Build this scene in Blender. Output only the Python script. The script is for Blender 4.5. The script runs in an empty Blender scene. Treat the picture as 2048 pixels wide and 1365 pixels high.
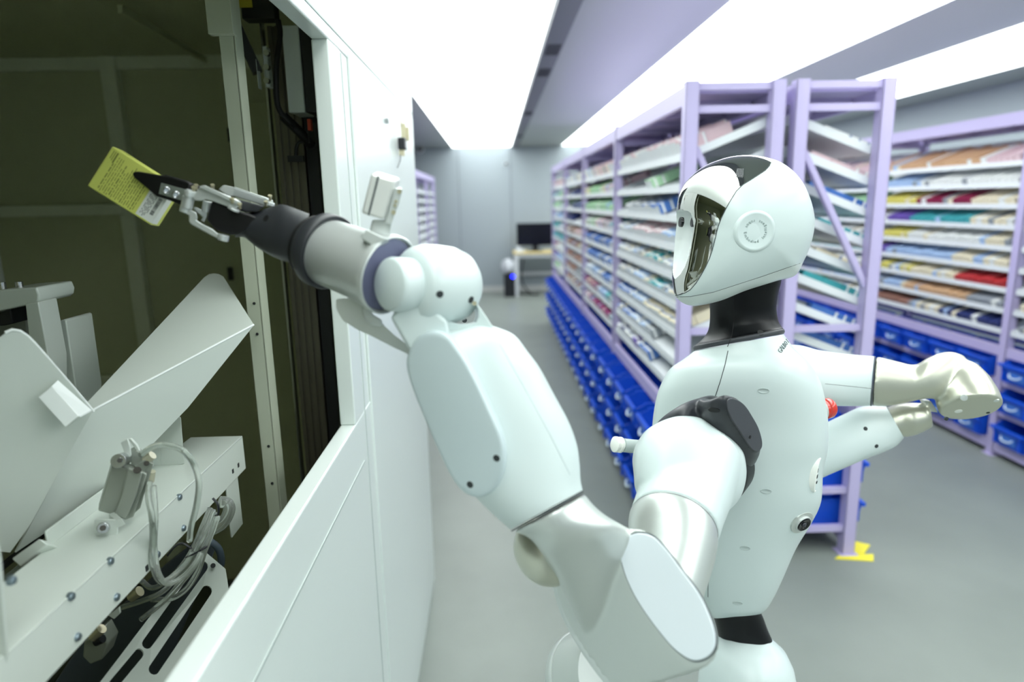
import bpy, bmesh, math, random
from mathutils import Vector, Matrix
random.seed(11)
C = bpy.context.scene.collection
scn = bpy.context.scene
PI = math.pi

# ---------------------------------------------------------------- camera
F, CX, CY, HC = 1330.0, 1024.0, 682.5, 1.6
_r = math.radians(1.45)
_Y = Vector(((988-CX)/F, -(406-CY)/F, -1)).normalized()
_x = Vector((math.cos(_r), math.sin(_r), 0)); _x.z = -(_x.x*_Y.x+_x.y*_Y.y)/_Y.z
_X = _x.normalized(); _Z = _X.cross(_Y)
M3 = Matrix((_X, _Y, _Z))                       # camera axes -> world axes
def ray(px, py): return M3 @ Vector(((px-CX)/F, -(py-CY)/F, -1))
def at(px, py, Y): d = ray(px, py); return Vector((0,0,HC)) + d*(Y/d.y)
def atX(px, py, X): d = ray(px, py); return Vector((0,0,HC)) + d*(X/d.x)
def atZ(px, py, Z): d = ray(px, py); return Vector((0,0,HC)) + d*((Z-HC)/d.z)
cam_d = bpy.data.cameras.new('camera'); cam = bpy.data.objects.new('camera', cam_d); C.objects.link(cam)
cam.matrix_world = Matrix.Translation((0,0,HC)) @ M3.to_4x4()
cam_d.sensor_width = 36; cam_d.lens = F/2048*36; cam_d.clip_start = .02
cam_d.dof.use_dof = True; cam_d.dof.focus_distance = 1.12; cam_d.dof.aperture_fstop = 2.2
scn.camera = cam

# ---------------------------------------------------------------- world, exposure
w = bpy.data.worlds.new('world'); scn.world = w; w.use_nodes = True
w.node_tree.nodes['Background'].inputs[0].default_value = (.80,.88,.92,1)
w.node_tree.nodes['Background'].inputs[1].default_value = .25
scn.view_settings.view_transform = 'Standard'; scn.view_settings.look = 'None'
scn.view_settings.exposure = 0.0; scn.view_settings.gamma = 1; scn.view_settings.use_curve_mapping = False
PANEL_STRENGTH = 4.7

# ---------------------------------------------------------------- materials
MATS = {}
def srgb(c):
    return tuple((v/255/12.92) if v/255 <= .04045 else ((v/255+.055)/1.055)**2.4 for v in c)
def mat(name, rgb, rough=.5, metal=0., coat=0., noise=0., nscale=8., emit=0., bump=0., spec=.5, trans=0., ior=1.45, alpha=1.):
    if name in MATS: return MATS[name]
    m = bpy.data.materials.new(name); m.use_nodes = True; nt = m.node_tree; b = nt.nodes['Principled BSDF']
    col = srgb(rgb)+(1,)
    b.inputs['Base Color'].default_value = col; b.inputs['Roughness'].default_value = rough
    b.inputs['Metallic'].default_value = metal; b.inputs['Coat Weight'].default_value = coat
    b.inputs['Coat Roughness'].default_value = .15
    b.inputs['Specular IOR Level'].default_value = spec
    b.inputs['Transmission Weight'].default_value = trans; b.inputs['IOR'].default_value = ior
    b.inputs['Alpha'].default_value = alpha
    if emit:
        b.inputs['Emission Color'].default_value = col; b.inputs['Emission Strength'].default_value = emit
    if noise or bump:
        tc = nt.nodes.new('ShaderNodeTexCoord'); n = nt.nodes.new('ShaderNodeTexNoise')
        n.inputs['Scale'].default_value = nscale; n.inputs['Detail'].default_value = 6
        nt.links.new(tc.outputs['Object'], n.inputs['Vector'])
        if noise:
            r = nt.nodes.new('ShaderNodeValToRGB'); r.color_ramp.elements[0].position = .3; r.color_ramp.elements[1].position = .7
            r.color_ramp.elements[0].color = tuple(max(0, c*(1-noise)) for c in col[:3])+(1,)
            r.color_ramp.elements[1].color = tuple(min(1, c*(1+noise*.5)) for c in col[:3])+(1,)
            nt.links.new(n.outputs['Fac'], r.inputs[0]); nt.links.new(r.outputs[0], b.inputs['Base Color'])
        if bump:
            bp = nt.nodes.new('ShaderNodeBump'); bp.inputs['Strength'].default_value = bump; bp.inputs['Distance'].default_value = .002
            nt.links.new(n.outputs['Fac'], bp.inputs['Height']); nt.links.new(bp.outputs[0], b.inputs['Normal'])
    MATS[name] = m; return m

# ---------------------------------------------------------------- helpers
def newbm(): return bmesh.new()
def box(bm, c, s, R=None, mi=0):
    """box centred at c with full size s"""
    vs = []
    for x in (-.5,.5):
        for y in (-.5,.5):
            for z in (-.5,.5):
                v = Vector((x*s[0], y*s[1], z*s[2]))
                if R: v = R @ v
                vs.append(bm.verts.new(v+Vector(c)))
    for f in ((0,1,3,2),(4,6,7,5),(0,4,5,1),(2,3,7,6),(0,2,6,4),(1,5,7,3)):
        fa = bm.faces.new([vs[i] for i in f]); fa.material_index = mi
    return vs
def box2(bm, a, b, mi=0):
    a, b = Vector(a), Vector(b); box(bm, (a+b)/2, (abs(b.x-a.x), abs(b.y-a.y), abs(b.z-a.z)), None, mi)
def basis(d, up=(0,0,1)):
    d = Vector(d).normalized(); up = Vector(up)
    if abs(d.dot(up.normalized())) > .98: up = Vector((0,1,0))
    x = up.cross(d).normalized(); y = d.cross(x)
    return x, y, d
def bar(bm, a, b, w, h, up=(0,0,1), mi=0):
    """rectangular bar from a to b; w across, h along up"""
    a, b = Vector(a), Vector(b); x, y, d = basis(b-a, up)
    box(bm, (a+b)/2, (w, h, (b-a).length), Matrix((x, y, d)).transposed(), mi)
def cyl(bm, a, b, r, r2=None, n=24, cap=True, mi=0):
    a, b = Vector(a), Vector(b); r2 = r if r2 is None else r2; x, y, d = basis(b-a)
    A = [bm.verts.new(a+(x*math.cos(t)+y*math.sin(t))*r) for t in [2*PI*i/n for i in range(n)]]
    B = [bm.verts.new(b+(x*math.cos(t)+y*math.sin(t))*r2) for t in [2*PI*i/n for i in range(n)]]
    for i in range(n):
        bm.faces.new((A[i], A[(i+1)%n], B[(i+1)%n], B[i])).material_index = mi
    if cap:
        bm.faces.new(A[::-1]).material_index = mi; bm.faces.new(B).material_index = mi
def loft(bm, rings, cap0=True, cap1=True, mi=0, closed=True):
    """rings: lists of points of equal length"""
    V = [[bm.verts.new(p) for p in r] for r in rings]; n = len(V[0])
    for a, b in zip(V, V[1:]):
        for i in range(n if closed else n-1):
            bm.faces.new((a[i], a[(i+1)%n], b[(i+1)%n], b[i])).material_index = mi
    if cap0: bm.faces.new(V[0][::-1]).material_index = mi
    if cap1: bm.faces.new(V[-1]).material_index = mi
    return V
def sring(c, x, y, a, b, e=2., n=32, ph=0.):
    """superellipse ring about c in the plane x,y"""
    c = Vector(c); out = []
    for i in range(n):
        t = 2*PI*i/n+ph; ct, st = math.cos(t), math.sin(t)
        out.append(c + x*(a*math.copysign(abs(ct)**(2/e), ct)) + y*(b*math.copysign(abs(st)**(2/e), st)))
    return out
def lathe(bm, a, d, prof, n=48, mi=0, x=None):
    """prof: list of (distance along d from a, radius)"""
    a = Vector(a); X, Y, D = basis(d)
    rings = [[a + D*t + (X*math.cos(2*PI*i/n)+Y*math.sin(2*PI*i/n))*max(r, 1e-4) for i in range(n)] for t, r in prof]
    loft(bm, rings, mi=mi)
def tube(bm, pts, r, n=10, mi=0, smooth=6):
    """round tube along a Catmull-Rom path"""
    P = [Vector(p) for p in pts]
    if smooth and len(P) > 2:
        Q = []; E = [P[0]*2-P[1]]+P+[P[-1]*2-P[-2]]
        for i in range(1, len(E)-2):
            p0, p1, p2, p3 = E[i-1:i+3]
            for k in range(smooth):
                t = k/smooth
                Q.append(.5*((2*p1)+(p2-p0)*t+(2*p0-5*p1+4*p2-p3)*t*t+(3*p1-p0-3*p2+p3)*t**3))
        P = Q+[P[-1]]
    x = None; rings = []
    for i, p in enumerate(P):
        d = (P[min(i+1, len(P)-1)]-P[max(i-1, 0)]).normalized()
        if x is None: x, y, _ = basis(d)
        x = (x-d*x.dot(d)).normalized(); y = d.cross(x)
        rings.append([p+(x*math.cos(2*PI*k/n)+y*math.sin(2*PI*k/n))*r for k in range(n)])
    loft(bm, rings, mi=mi)
def prism(bm, poly, th, nrm=None, mi=0):
    """planar polygon (3D points) thickened by th along its normal (both sides)"""
    P = [Vector(p) for p in poly]
    if nrm is None:
        nrm = Vector((0,0,0))
        for i in range(len(P)): nrm += P[i].cross(P[(i+1)%len(P)])
    nrm = Vector(nrm).normalized()
    loft(bm, [[p-nrm*th/2 for p in P], [p+nrm*th/2 for p in P]], mi=mi)
def rounded(poly, rr, seg=5):
    """round the corners of a polygon; rr one radius or one per corner"""
    P = [Vector(p) for p in poly]; out = []
    if not hasattr(rr, '__len__'): rr = [rr]*len(P)
    for i, p in enumerate(P):
        r = rr[i]
        if r <= 0: out.append(p); continue
        a = p+(P[i-1]-p).normalized()*r; b = p+(P[(i+1)%len(P)]-p).normalized()*r
        for k in range(seg+1):
            t = k/seg; out.append(a*(1-t)**2+p*2*t*(1-t)+b*t*t)
    return out
ORG = {}
def obj(name, bm, m, parent=None, smooth=0, bevel=0., sub=0, bseg=2):
    """link bm as ONE mesh object; a child's mesh is stored relative to its thing's origin"""
    bmesh.ops.recalc_face_normals(bm, faces=bm.faces)
    if parent is not None and parent.name in ORG:
        bmesh.ops.translate(bm, verts=bm.verts, vec=-ORG[parent.name])
    me = bpy.data.meshes.new(name); bm.to_mesh(me); bm.free()
    for mm in (m if isinstance(m, (list, tuple)) else [m]): me.materials.append(mm)
    o = bpy.data.objects.new(name, me); C.objects.link(o)
    if parent is not None:
        o.parent = parent; ORG[o.name] = ORG.get(parent.name, Vector((0,0,0)))
    if bevel:
        md = o.modifiers.new('bevel', 'BEVEL'); md.width = bevel; md.segments = bseg; md.limit_method = 'ANGLE'; md.angle_limit = .6
    if sub:
        md = o.modifiers.new('sub', 'SUBSURF'); md.levels = sub; md.render_levels = sub
    if smooth:
        for p in me.polygons: p.use_smooth = True
        if smooth != 99: me.set_sharp_from_angle(angle=math.radians(smooth))
    return o
def thing(name, label, cat, loc=(0,0,0), group=None):
    o = bpy.data.objects.new(name, None); C.objects.link(o); o.location = loc; o.empty_display_size = .05
    ORG[o.name] = Vector(loc)
    return tag(o, label, cat, group)
def tag(o, label, cat, group=None):
    o['label'] = label; o['category'] = cat
    if group: o['group'] = group
    return o
def struct(name, bm, m, **k):
    o = obj(name, bm, m, **k); o['kind'] = 'structure'; return o
def recentre(o):
    """move a top-level mesh's origin to the base centre of its geometry"""
    vs = [v.co for v in o.data.vertices]
    c = Vector(((min(v.x for v in vs)+max(v.x for v in vs))/2, (min(v.y for v in vs)+max(v.y for v in vs))/2, min(v.z for v in vs)))
    o.data.transform(Matrix.Translation(-c)); o.location = c; ORG[o.name] = c
    return o
ORD = ['first','second','third','fourth','fifth','sixth','seventh','eighth','ninth','tenth','eleventh','twelfth',
       'thirteenth','fourteenth','fifteenth','sixteenth','seventeenth','eighteenth','nineteenth','twentieth']

# ================================================================ THE ROOM
RX0, RX1, RY0, RY1, ZC = -3.2, 4.7, -2.2, 12.2, 2.572
m_floor = mat('floor_epoxy', (131,138,132), .38, noise=.10, nscale=2.2, spec=.4)
m_wall = mat('wall_paint', (160,170,176), .6)
m_ceil = mat('ceiling_panel', (168,174,172), .35, spec=.4)
m_rail = mat('ceiling_rail', (112,114,124), .5)
m_light = mat('light_panel', (246,252,250), .5, emit=PANEL_STRENGTH)
m_base = mat('baseboard', (205,207,205), .5)
m_seam = mat('panel_seam', (120,124,134), .7)
b = newbm(); box2(b, (RX0-.1,RY0-.1,-.1), (RX1+.1,RY1+.1,0)); struct('floor', b, m_floor)
b = newbm(); box2(b, (RX0,RY1,0), (RX1,RY1+.1,ZC))
struct('wall_back', b, m_wall)
b = newbm(); box2(b, (RX0-.1,RY0,0), (RX0,RY1,ZC)); struct('wall_left', b, m_wall)
b = newbm(); box2(b, (RX1,RY0,0), (RX1+.1,RY1,ZC)); struct('wall_right', b, m_wall)
b = newbm(); box2(b, (RX0,RY0-.1,0), (RX1,RY0,ZC)); struct('wall_front', b, m_wall)
b = newbm(); box2(b, (RX0-.1,RY0-.1,ZC+.02), (RX1+.1,RY1+.1,ZC+.12)); struct('ceiling', b, m_ceil)
b = newbm(); box2(b, (RX0,RY1-.012,0), (RX1,RY1,.1)); struct('baseboard_back', b, m_base)
for k, x in enumerate((-.62,.31)):
    b = newbm(); box2(b, (x-.006,RY1-.004,.1), (x+.006,RY1,ZC)); struct('trim_%d' % (k+1), b, m_seam)
# dark strips of solid ceiling between the luminous panels
strips = [(-.705,.325), (1.221,2.366), (3.15,4.15)]
solid = [(RX0,-.705),(.325,1.221),(2.366,3.15),(4.15,RX1)]
for k, (x0, x1) in enumerate(solid):
    b = newbm(); box2(b, (x0,RY0,ZC), (x1,RY1,ZC+.02)); struct('ceiling', b, m_ceil)
lab = ['long luminous ceiling panel above the grey aisle left of the central racks',
       'long luminous ceiling panel directly above the central lilac racks',
       'long luminous ceiling panel above the racks against the right wall']
for (x0, x1), l in zip(strips, lab):
    t = thing('ceiling_light', l, 'light', ((x0+x1)/2, (RY0+RY1)/2, ZC-.005))
    b = newbm(); box2(b, (x0,RY0+.02,ZC-.004), (x1,RY1-.02,ZC+.018)); obj('diffuser', b, m_light, t)
t = thing('ceiling_rail', 'dark grey air-duct rail with slotted vents along the aisle ceiling', 'duct', (.39,5,ZC-.03))
b = newbm(); box2(b, (.332,RY0+.01,ZC-.03), (.455,RY1-.01,ZC-.002)); obj('housing', b, m_rail, t, bevel=.004)
for yy in (2.9, 4.35, 5.1, 7.4, 9.9):
    b = newbm()
    for k in range(7): box2(b, (.352,yy+k*.045,ZC-.034), (.44,yy+k*.045+.02,ZC-.0305))
    obj('vent', b, mat('vent_dark', (70,72,80), .6), t)
for nm, l, px, py in (('dome_camera', 'small white dome camera near the top left of the end wall', 840, 298),
                      ('wall_sensor', 'tiny dark round sensor high on the end wall', 1012, 328)):
    p = at(px, py, RY1-.02); t = thing(nm, l, 'camera' if nm[0] == 'd' else 'sensor', p)
    b = newbm(); lathe(b, p+Vector((0,.018,0)), (0,-1,0), [(0,.07),(.03,.07),(.035,.05)] if nm[0]=='d' else [(0,.035),(.02,.035)], 20)
    obj('mount', b, mat('white_plastic', (225,228,230), .4), t, smooth=40)
    b = newbm(); lathe(b, p+Vector((0,-.016 if nm[0]=='d' else 0,0)), (0,-1,0), [(0,.048),(.02,.045),(.035,.03),(.042,.002)] if nm[0]=='d' else [(0,.028),(.015,.02),(.018,.002)], 20)
    obj('lens', b, mat('dark_glass', (40,44,52), .1), t, smooth=60)

# ================================================================ RACKS
m_lil = mat('lilac_paint', (186,176,216), .42)
m_shelf = mat('shelf_white', (222,226,230), .4)
m_tag = mat('shelf_tag', (236,240,244), .5)
m_slot = mat('slot_dark', (120,104,160), .6)
PITCH, Z9 = .1242, 1.765           # shelf spacing and height of the top shelf's front lip
SHZ = [Z9-PITCH*i for i in range(9)]
TILT = .135                         # rise from front lip to rear over the rack depth
def rack(name, label, group, xf, depth, sgn, ys, top=2.05, bx=None, nshelf=9):
    """rack whose picking face is at x=xf and which reaches back by depth along sgn; ys = post rows"""
    y0, y1 = ys[0], ys[-1]; xb = xf+sgn*depth
    t = thing(name, label, 'rack', (xf+sgn*depth/2, (y0+y1)/2, 0), group)
    pw = .052
    for y in ys:
        for x in (xf+sgn*pw/2, xb-sgn*pw/2):
            b = newbm()
            # folded post: three sides of a channel plus foot plate
            box2(b, (x-pw/2,y-.028,.004),(x+pw/2,y-.024,top)); box2(b,(x-pw/2,y-.028,.004),(x-pw/2+.004,y+.028,top)); box2(b,(x+pw/2-.004,y-.028,.004),(x+pw/2,y+.028,top)); box2(b, (x-.008,y-.0285,.004),(x+.008,y-.0235,top))
            box2(b, (x-.04,y-.04,0),(x+.04,y+.04,.006))
            obj('post', b, m_lil, t)
    for i in range(len(ys)-1):
        a, c = ys[i]+.032, ys[i+1]-.032
        for x in (xf+sgn*.014, xb-sgn*.014):
            for z, h in ((top-.05,.075), (.655,.06), (.065,.06), (.275,.03), (.465,.03)):
                if z in (.275,.465) and x == xb-sgn*.014: continue
                b = newbm(); box2(b, (x-.012,a,z-h/2),(x+.012,c,z+h/2)); obj('beam', b, m_lil, t)
        b = newbm(); box2(b, (min(xf,xb)+.03,a,top-.04),(max(xf,xb)-.03,c,top-.02)); 
        for q in range(4): box2(b, (min(xf,xb)+.04,a+.2+q*.36,top-.07),(max(xf,xb)-.04,a+.24+q*.36,top-.04))
        obj('top_panel', b, m_lil, t)
        for z in (.075+.02,.275+.015,.465+.015):
            b = newbm(); box2(b, (min(xf,xb)+.03,a,z),(max(xf,xb)-.03,c,z+.006)); obj('deck', b, m_lil, t)
        for z in SHZ[:nshelf]:
            b = newbm()
            ang = math.atan2(TILT, depth-.046)
            p0 = Vector((xf+sgn*.016,0,z)); p1 = Vector((xb-sgn*.03,0,z+TILT))
            R = Matrix.Rotation(-ang*sgn, 3, 'Y')
            box(b, ((p0.x+p1.x)/2,(a+c)/2,(p0.z+p1.z)/2), ((p1-p0).length, c-a, .004), R)
            # front lip and upstand
            box2(b, (p0.x-.004,a,z-.014),(p0.x+.004,c,z+.016))
            for yy in (a+.002,c-.002): prism(b, [p0+Vector((0,yy,-.014)),p1+Vector((0,yy,-.014)),p1+Vector((0,yy,.024)),p0+Vector((0,yy,.018))], .003, (0,1,0))
            box2(b, (p1.x-.003,a,z+TILT-.01),(p1.x+.003,c,z+TILT+.03))
            s = obj('shelf', b, m_shelf, t)
        # lane dividers of the bay: thin rails on the shelves
    for y in ys[1:-1]:
        b = newbm(); box2(b, (min(xf,xb)+.045,y-.012,top-.119),(max(xf,xb)-.045,y+.012,top-.091)); obj('crossbar', b, m_lil, t)
    for y in (ys[0], ys[-1]):
        for z in (top-.02, top-.105, 1.05, .31, .125):
            b = newbm(); box2(b, (min(xf,xb)+.045,y-.012,z-.014),(max(xf,xb)-.045,y+.012,z+.014)); obj('crossbar', b, m_lil, t)
        b = newbm(); bar(b, (xf+sgn*depth*.08 if sgn<0 else xf+sgn*.05,y,1.20 if sgn<0 else 1.8),(xb-sgn*.05,y,1.78 if sgn<0 else 1.22), .022,.03,(0,1,0)); obj('brace', b, m_lil, t)
    return t
YS1 = [2.743, 4.285, 5.83, 7.37, 8.92]
YS3 = [2.31, 3.85, 5.39, 6.93, 8.47, 10.0]
r1 = rack('storage_rack', 'lilac metal rack with tilted white shelves beside the left aisle, behind the robot', 'central racks', .76, .395, 1, YS1)
r2 = rack('storage_rack', 'lilac metal rack backing onto the central one, its shelves tilting down to the right', 'central racks', 1.592, .395, -1, YS1)
r3 = rack('storage_rack', 'long lilac rack with white shelves standing along the right side of the room', 'wall racks', 3.05, .40, 1, YS3, top=2.07)
r4 = rack('storage_rack', 'distant lilac rack glimpsed left of the aisle behind the white cabinet', 'wall racks', -1.0, .40, -1, [7.4,8.9,10.4,11.6], top=2.05)
for o_, (fx, fy) in enumerate(((1.59,2.743),)):
    t = thing('floor_marker', 'yellow adhesive corner marking under the foot of the central rack', 'marker', (fx+.04,fy-.03,0))
    b = newbm()
    ye = mat('yellow_tape', (236,222,60), .5)
    prism(b, [(fx-.10,fy-.055,.002),(fx+.06,fy-.085,.002),(fx+.09,fy-.03,.002),(fx-.05,fy-.02,.002)], .004)
    obj('tape', b, ye, t)
    b = newbm(); prism(b, [(fx+.02,fy-.02,.002),(fx+.05,fy-.025,.003),(fx+.12,fy+.05,.003),(fx+.05,fy+.10,.003),(fx+.0,fy+.05,.003)], .005); obj('tape', b, ye, t)

# ---- blue bins
m_bin = mat('bin_blue', (20,84,214), .38, noise=.12, nscale=5)
m_hand = mat('bin_handle', (206,222,236), .4)
def bin_proto(w=.246, d=.33, h=.134):
    """stacking bin, front towards -X, origin at base centre of its front edge"""
    b = newbm(); th = .004
    wb = w-.03
    def side(s):
        prism(b, [(0,s*wb/2,0),(d,s*wb/2,0),(d,s*w/2,h),(.05,s*w/2,h),(-.012,s*w/2,h*.82)], th)
    side(1); side(-1)
    prism(b, [(0,-wb/2,.002),(0,wb/2,.002),(d,wb/2,.002),(d,-wb/2,.002)], th)
    prism(b, [(0,-wb/2,0),(0,wb/2,0),(-.018,w/2,h*.82),(-.018,-w/2,h*.82)], th)
    prism(b, [(d,-wb/2,0),(d,wb/2,0),(d,w/2,h),(d,-w/2,h)], th)
    box2(b, (-.032,-w/2-.006,h*.82-.014),(-.014,w/2+.006,h*.82+.003)); box2(b, (.03,-w/2-.004,h-.008),(d,-w/2+.006,h+.002)); box2(b, (.03,w/2-.006,h-.008),(d,w/2+.004,h+.002))
    box2(b, (d-.006,-w/2,h-.008),(d+.004,w/2,h+.002))
    for s in (-.4,.4): box2(b, (-.022,s*w-.004,.01),(-.008,s*w+.004,h*.66))
    t = thing('storage_bin', '', 'bin'); obj('body', b, m_bin, t)
    b = newbm(); prism(b, [(-.0165,-.06,h*.56),(-.0165,.06,h*.56),(-.009,.06,h*.18),(-.009,-.06,h*.18)], .003)
    hh = []
    for k in range(9):
        a = PI*k/8; hh.append((-.020-.014*math.sin(a), .045*math.cos(a), h*.46-.018*math.sin(a)))
    b2 = newbm(); tube(b2, hh, .005, 6, smooth=0); obj('handle', b2, m_hand, t)
    obj('label_holder', b, mat('bin_label', (70,130,225), .4), t)
    return t
binp = bin_proto()
def copy_tree(o):
    c = o.copy(); C.objects.link(c)
    for ch in list(o.children):
        d = ch.copy(); C.objects.link(d); d.parent = c
    return c
first_bin = True
def put_bin(x, y, z, rot, label, group):
    global first_bin
    if first_bin: o = binp; first_bin = False
    else: o = copy_tree(binp)
    o.location = (x,y,z); o.rotation_euler = (0,0,rot); o['label'] = label; o['group'] = group; o.scale = (1, .88 if x < .8 else 1, 1)
BZ = [.1025,.2975,.4875]
ROWN = ['bottom','middle','top']
for bay in range(4):
    for k in range(5):
        y = YS1[bay]+.032+.148+k*.296
        for r in range(3):
            put_bin(.684, y, BZ[r], 0, 'blue bin in the %s row, %s from the near end, under the left-aisle shelves' % (ROWN[r], ORD[bay*5+k]), 'blue bins under the central rack facing the left aisle')
for bay in range(4):
    for k in range(5):
        if bay*5+k > 2: continue
        y = YS1[bay]+.032+.148+k*.296
        for r in range(3):
            put_bin(1.64, y, BZ[r], PI, 'blue bin in the %s row, %s from the near end, central rack side facing right' % (ROWN[r], ORD[bay*5+k]), 'blue bins under the central rack facing right')
n = 0
for bay in range(3):
    for k in range(5):
        y = YS3[bay]+.032+.148+k*.296
        if bay == 0 and k < 2: continue
        for r in range(3):
            put_bin(3.03, y, BZ[r], 0, 'blue bin in the %s row, %s from the near end, under the right-hand rack' % (ROWN[r], ORD[n]), 'blue bins under the right-hand rack')
        n += 1
# ---- medicine boxes lying on the tilted shelves
PAL = {'white':(232,234,232),'pink':(222,194,200),'pale blue':(170,196,232),'green':(176,218,178),'teal':(70,170,178),
       'blue':(74,120,196),'magenta':(150,36,110),'cream':(232,222,196),'yellow':(222,212,110),'purple':(110,84,176),
       'orange':(212,172,134),'brown':(150,108,94),'red':(190,50,56),'grey':(150,156,164),'navy':(40,52,110),'dark red':(140,24,70)}
def medbox_mat(c):
    nm = 'carton_'+c.replace(' ','_')
    if nm in MATS: return MATS[nm]
    m = mat(nm, PAL[c], .45); nt = m.node_tree; b_ = nt.nodes['Principled BSDF']
    tc = nt.nodes.new('ShaderNodeTexCoord'); sx = nt.nodes.new('ShaderNodeSeparateXYZ'); nt.links.new(tc.outputs['Object'], sx.inputs[0])
    # printed band across the carton
    a = nt.nodes.new('ShaderNodeMath'); a.operation='PINGPONG'; a.inputs[1].default_value=.021; nt.links.new(sx.outputs['X'], a.inputs[0])
    g = nt.nodes.new('ShaderNodeMath'); g.operation='GREATER_THAN'; g.inputs[1].default_value=.0155; nt.links.new(a.outputs[0], g.inputs[0])
    mx = nt.nodes.new('ShaderNodeMix'); mx.data_type='RGBA'; nt.links.new(g.outputs[0], mx.inputs[0])
    mx.inputs[6].default_value = srgb(PAL[c])+(1,)
    mx.inputs[7].default_value = srgb((238,240,240) if c not in ('white','cream') else (150,160,186))+(1,)
    nt.links.new(mx.outputs[2], b_.inputs['Base Color']); return m
BOXM = {}
def carton(c, sz):
    key = (c, sz)
    if key not in BOXM:
        b = newbm(); box(b, (sz[0]/2,0,sz[2]/2), sz)
        # raised closing flap on the front end
        box(b, (-.0006,0,sz[2]*.5), (.0012, sz[1]*.94, sz[2]*.8), None, 1)
        me = bpy.data.meshes.new('medicine_box'); bmesh.ops.recalc_face_normals(b, faces=b.faces); b.to_mesh(me); b.free(); me.materials.append(medbox_mat(c)); me.materials.append(mat('carton_end',(214,218,222),.5) if c not in ('magenta','dark red','purple') else medbox_mat(c)); BOXM[key] = me
    return BOXM[key]
ROWP = {}   # candidate cartons: (distance, matrix, colour, size, label, group)
cands = []
def fill(tagname, xf, depth, sgn, y0, y1, si, cols, hgt, lab_where, seed, rows=3, empt=()):
    """lanes of cartons on shelf si between y0 and y1; cols = list of (colour, fraction)"""
    rnd = random.Random(seed); z = SHZ[si]; ang = math.atan2(TILT, depth-.046)
    y = y0+.045; k = 0; span = y1-y0-.09
    if sgn > 0: R = Matrix.Rotation(-ang, 4, 'Y')
    else: R = Matrix.Rotation(PI, 4, 'Z') @ Matrix.Rotation(-ang, 4, 'Y')
    while y < y1-.06:
        fr = (y-y0-.045)/span; acc = 0; c = cols[-1][0]
        for cc, f in cols:
            acc += f
            if fr < acc: c = cc; break
        wd = rnd.choice((.034,.040,.046)) if 'right-hand' in tagname else rnd.choice((.045,.055,.065)); ln = rnd.choice((.09,.11)); h = hgt*rnd.choice((.85,1,1.1))
        if c == 'none': y += wd; continue
        if rnd.random() < .22: c = rnd.choice(('white','grey','cream','pale blue'))
        if y+wd > y1-.04: break
        k += 1
        for q in range(rows):
            if .028+q*(ln+.002)+ln > depth-.062: break
            base = R @ Vector((.026+q*(ln+.002), 0, .0035))
            p = Vector((xf, y+wd/2, z))+base
            cands.append(((p-Vector((0,0,HC))).length, Matrix.Translation(p) @ R, c, (ln, wd, round(h,4)), q,
                          tagname, si, fr, lab_where))
        y += wd+(.007 if 'right-hand' in tagname else .003)
PL1 = [  # near bay, top shelf down
 [('white',.3),('pink',.12),('white',.15),('pink',.43)],
 [('none',.55),('green',.12),('none',.33)],
 [('none',.2),('white',.15),('grey',.15),('blue',.3),('none',.2)],
 [('white',.35),('pink',.5),('pale blue',.15)],
 [('white',.42),('grey',.1),('teal',.35),('white',.13)],
 [('grey',.3),('pale blue',.25),('cream',.1),('teal',.3),('cream',.05)],
 [('blue',.3),('pale blue',.25),('cream',.45)],
 [('blue',.3),('pale blue',.3),('grey',.1),('none',.3)],
 [('white',.12),('navy',.1),('white',.15),('purple',.12),('blue',.15),('none',.36)]]
PL2 = [[('white',.4),('pink',.6)], [('yellow',.2),('green',.5),('pink',.3)], [('green',.9),('none',.1)], [('green',.4),('pink',.45),('teal',.15)],
 [('blue',1)], [('blue',1)], [('pale blue',.6),('blue',.4)], [('magenta',.5),('pale blue',.3),('teal',.2)], [('magenta',.9),('teal',.1)]]
PL3 = [[('white',1)],[('none',.3),('navy',.7)],[('none',.4),('navy',.6)],[('navy',.4),('none',.6)],[('brown',.6),('pink',.4)],[('brown',.7),('grey',.3)],[('brown',1)],[('brown',.6),('grey',.4)],[('brown',1)]]
PL4 = [[('pink',1)],[('teal',.6),('green',.4)],[('green',1)],[('pale blue',1)],[('teal',.6),('white',.4)],[('teal',1)],[('magenta',.3),('white',.7)],[('purple',.3),('pale blue',.7)],[('green',.5),('white',.5)]]
# bays run away from the viewer: near end is fraction 0, so the lists above (left to right in the picture) are reversed
SHN = ['topmost','second','third','fourth','fifth','sixth','seventh','eighth','lowest']
BAYN = ['near','second','third','far']
for bay, PL in enumerate((PL1, PL2, PL3, PL4)):
    for si in range(9):
        fill('left-aisle', .762, .395, 1, YS1[bay]+.032, YS1[bay+1]-.032, si, PL[si][::-1], .045 if si else .066,
             (BAYN[bay]+' bay'), bay*20+si, rows=3 if bay < 2 else 2)
PR = [[('orange',.45),('orange',.35),('pink',.2)],[('pale blue',.35),('white',.65)],[('yellow',.35),('dark red',.4),('cream',.25)],
      [('purple',.3),('teal',.45),('cream',.25)],[('yellow',.3),('white',.55),('cream',.15)],[('purple',.1),('pale blue',.6),('cream',.3)],
      [('yellow',.35),('cream',.35),('red',.3)],[('pale blue',.3),('orange',.5),('grey',.2)],[('brown',.4),('grey',.2),('navy',.4)]]
PQ = [[('red',1)],[('blue',1)],[('teal',1)],[('green',.4),('red',.6)],[('white',1)],[('teal',1)],[('pink',1)],[('blue',.7),('purple',.3)],[('purple',1)]]
for bay, PL in ((0, PQ), (1, PR), (2, PL4), (3, PL2)):
    for si in range(9):
        cl = PL[si][::-1]
        fill('right-hand rack', 3.052, .40, 1, YS3[bay]+.032, YS3[bay+1]-.032, si, cl, .038, ('nearest bay','second bay','third bay','fourth bay')[bay], 200+bay*20+si, rows=4 if bay < 2 else 2)
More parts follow.
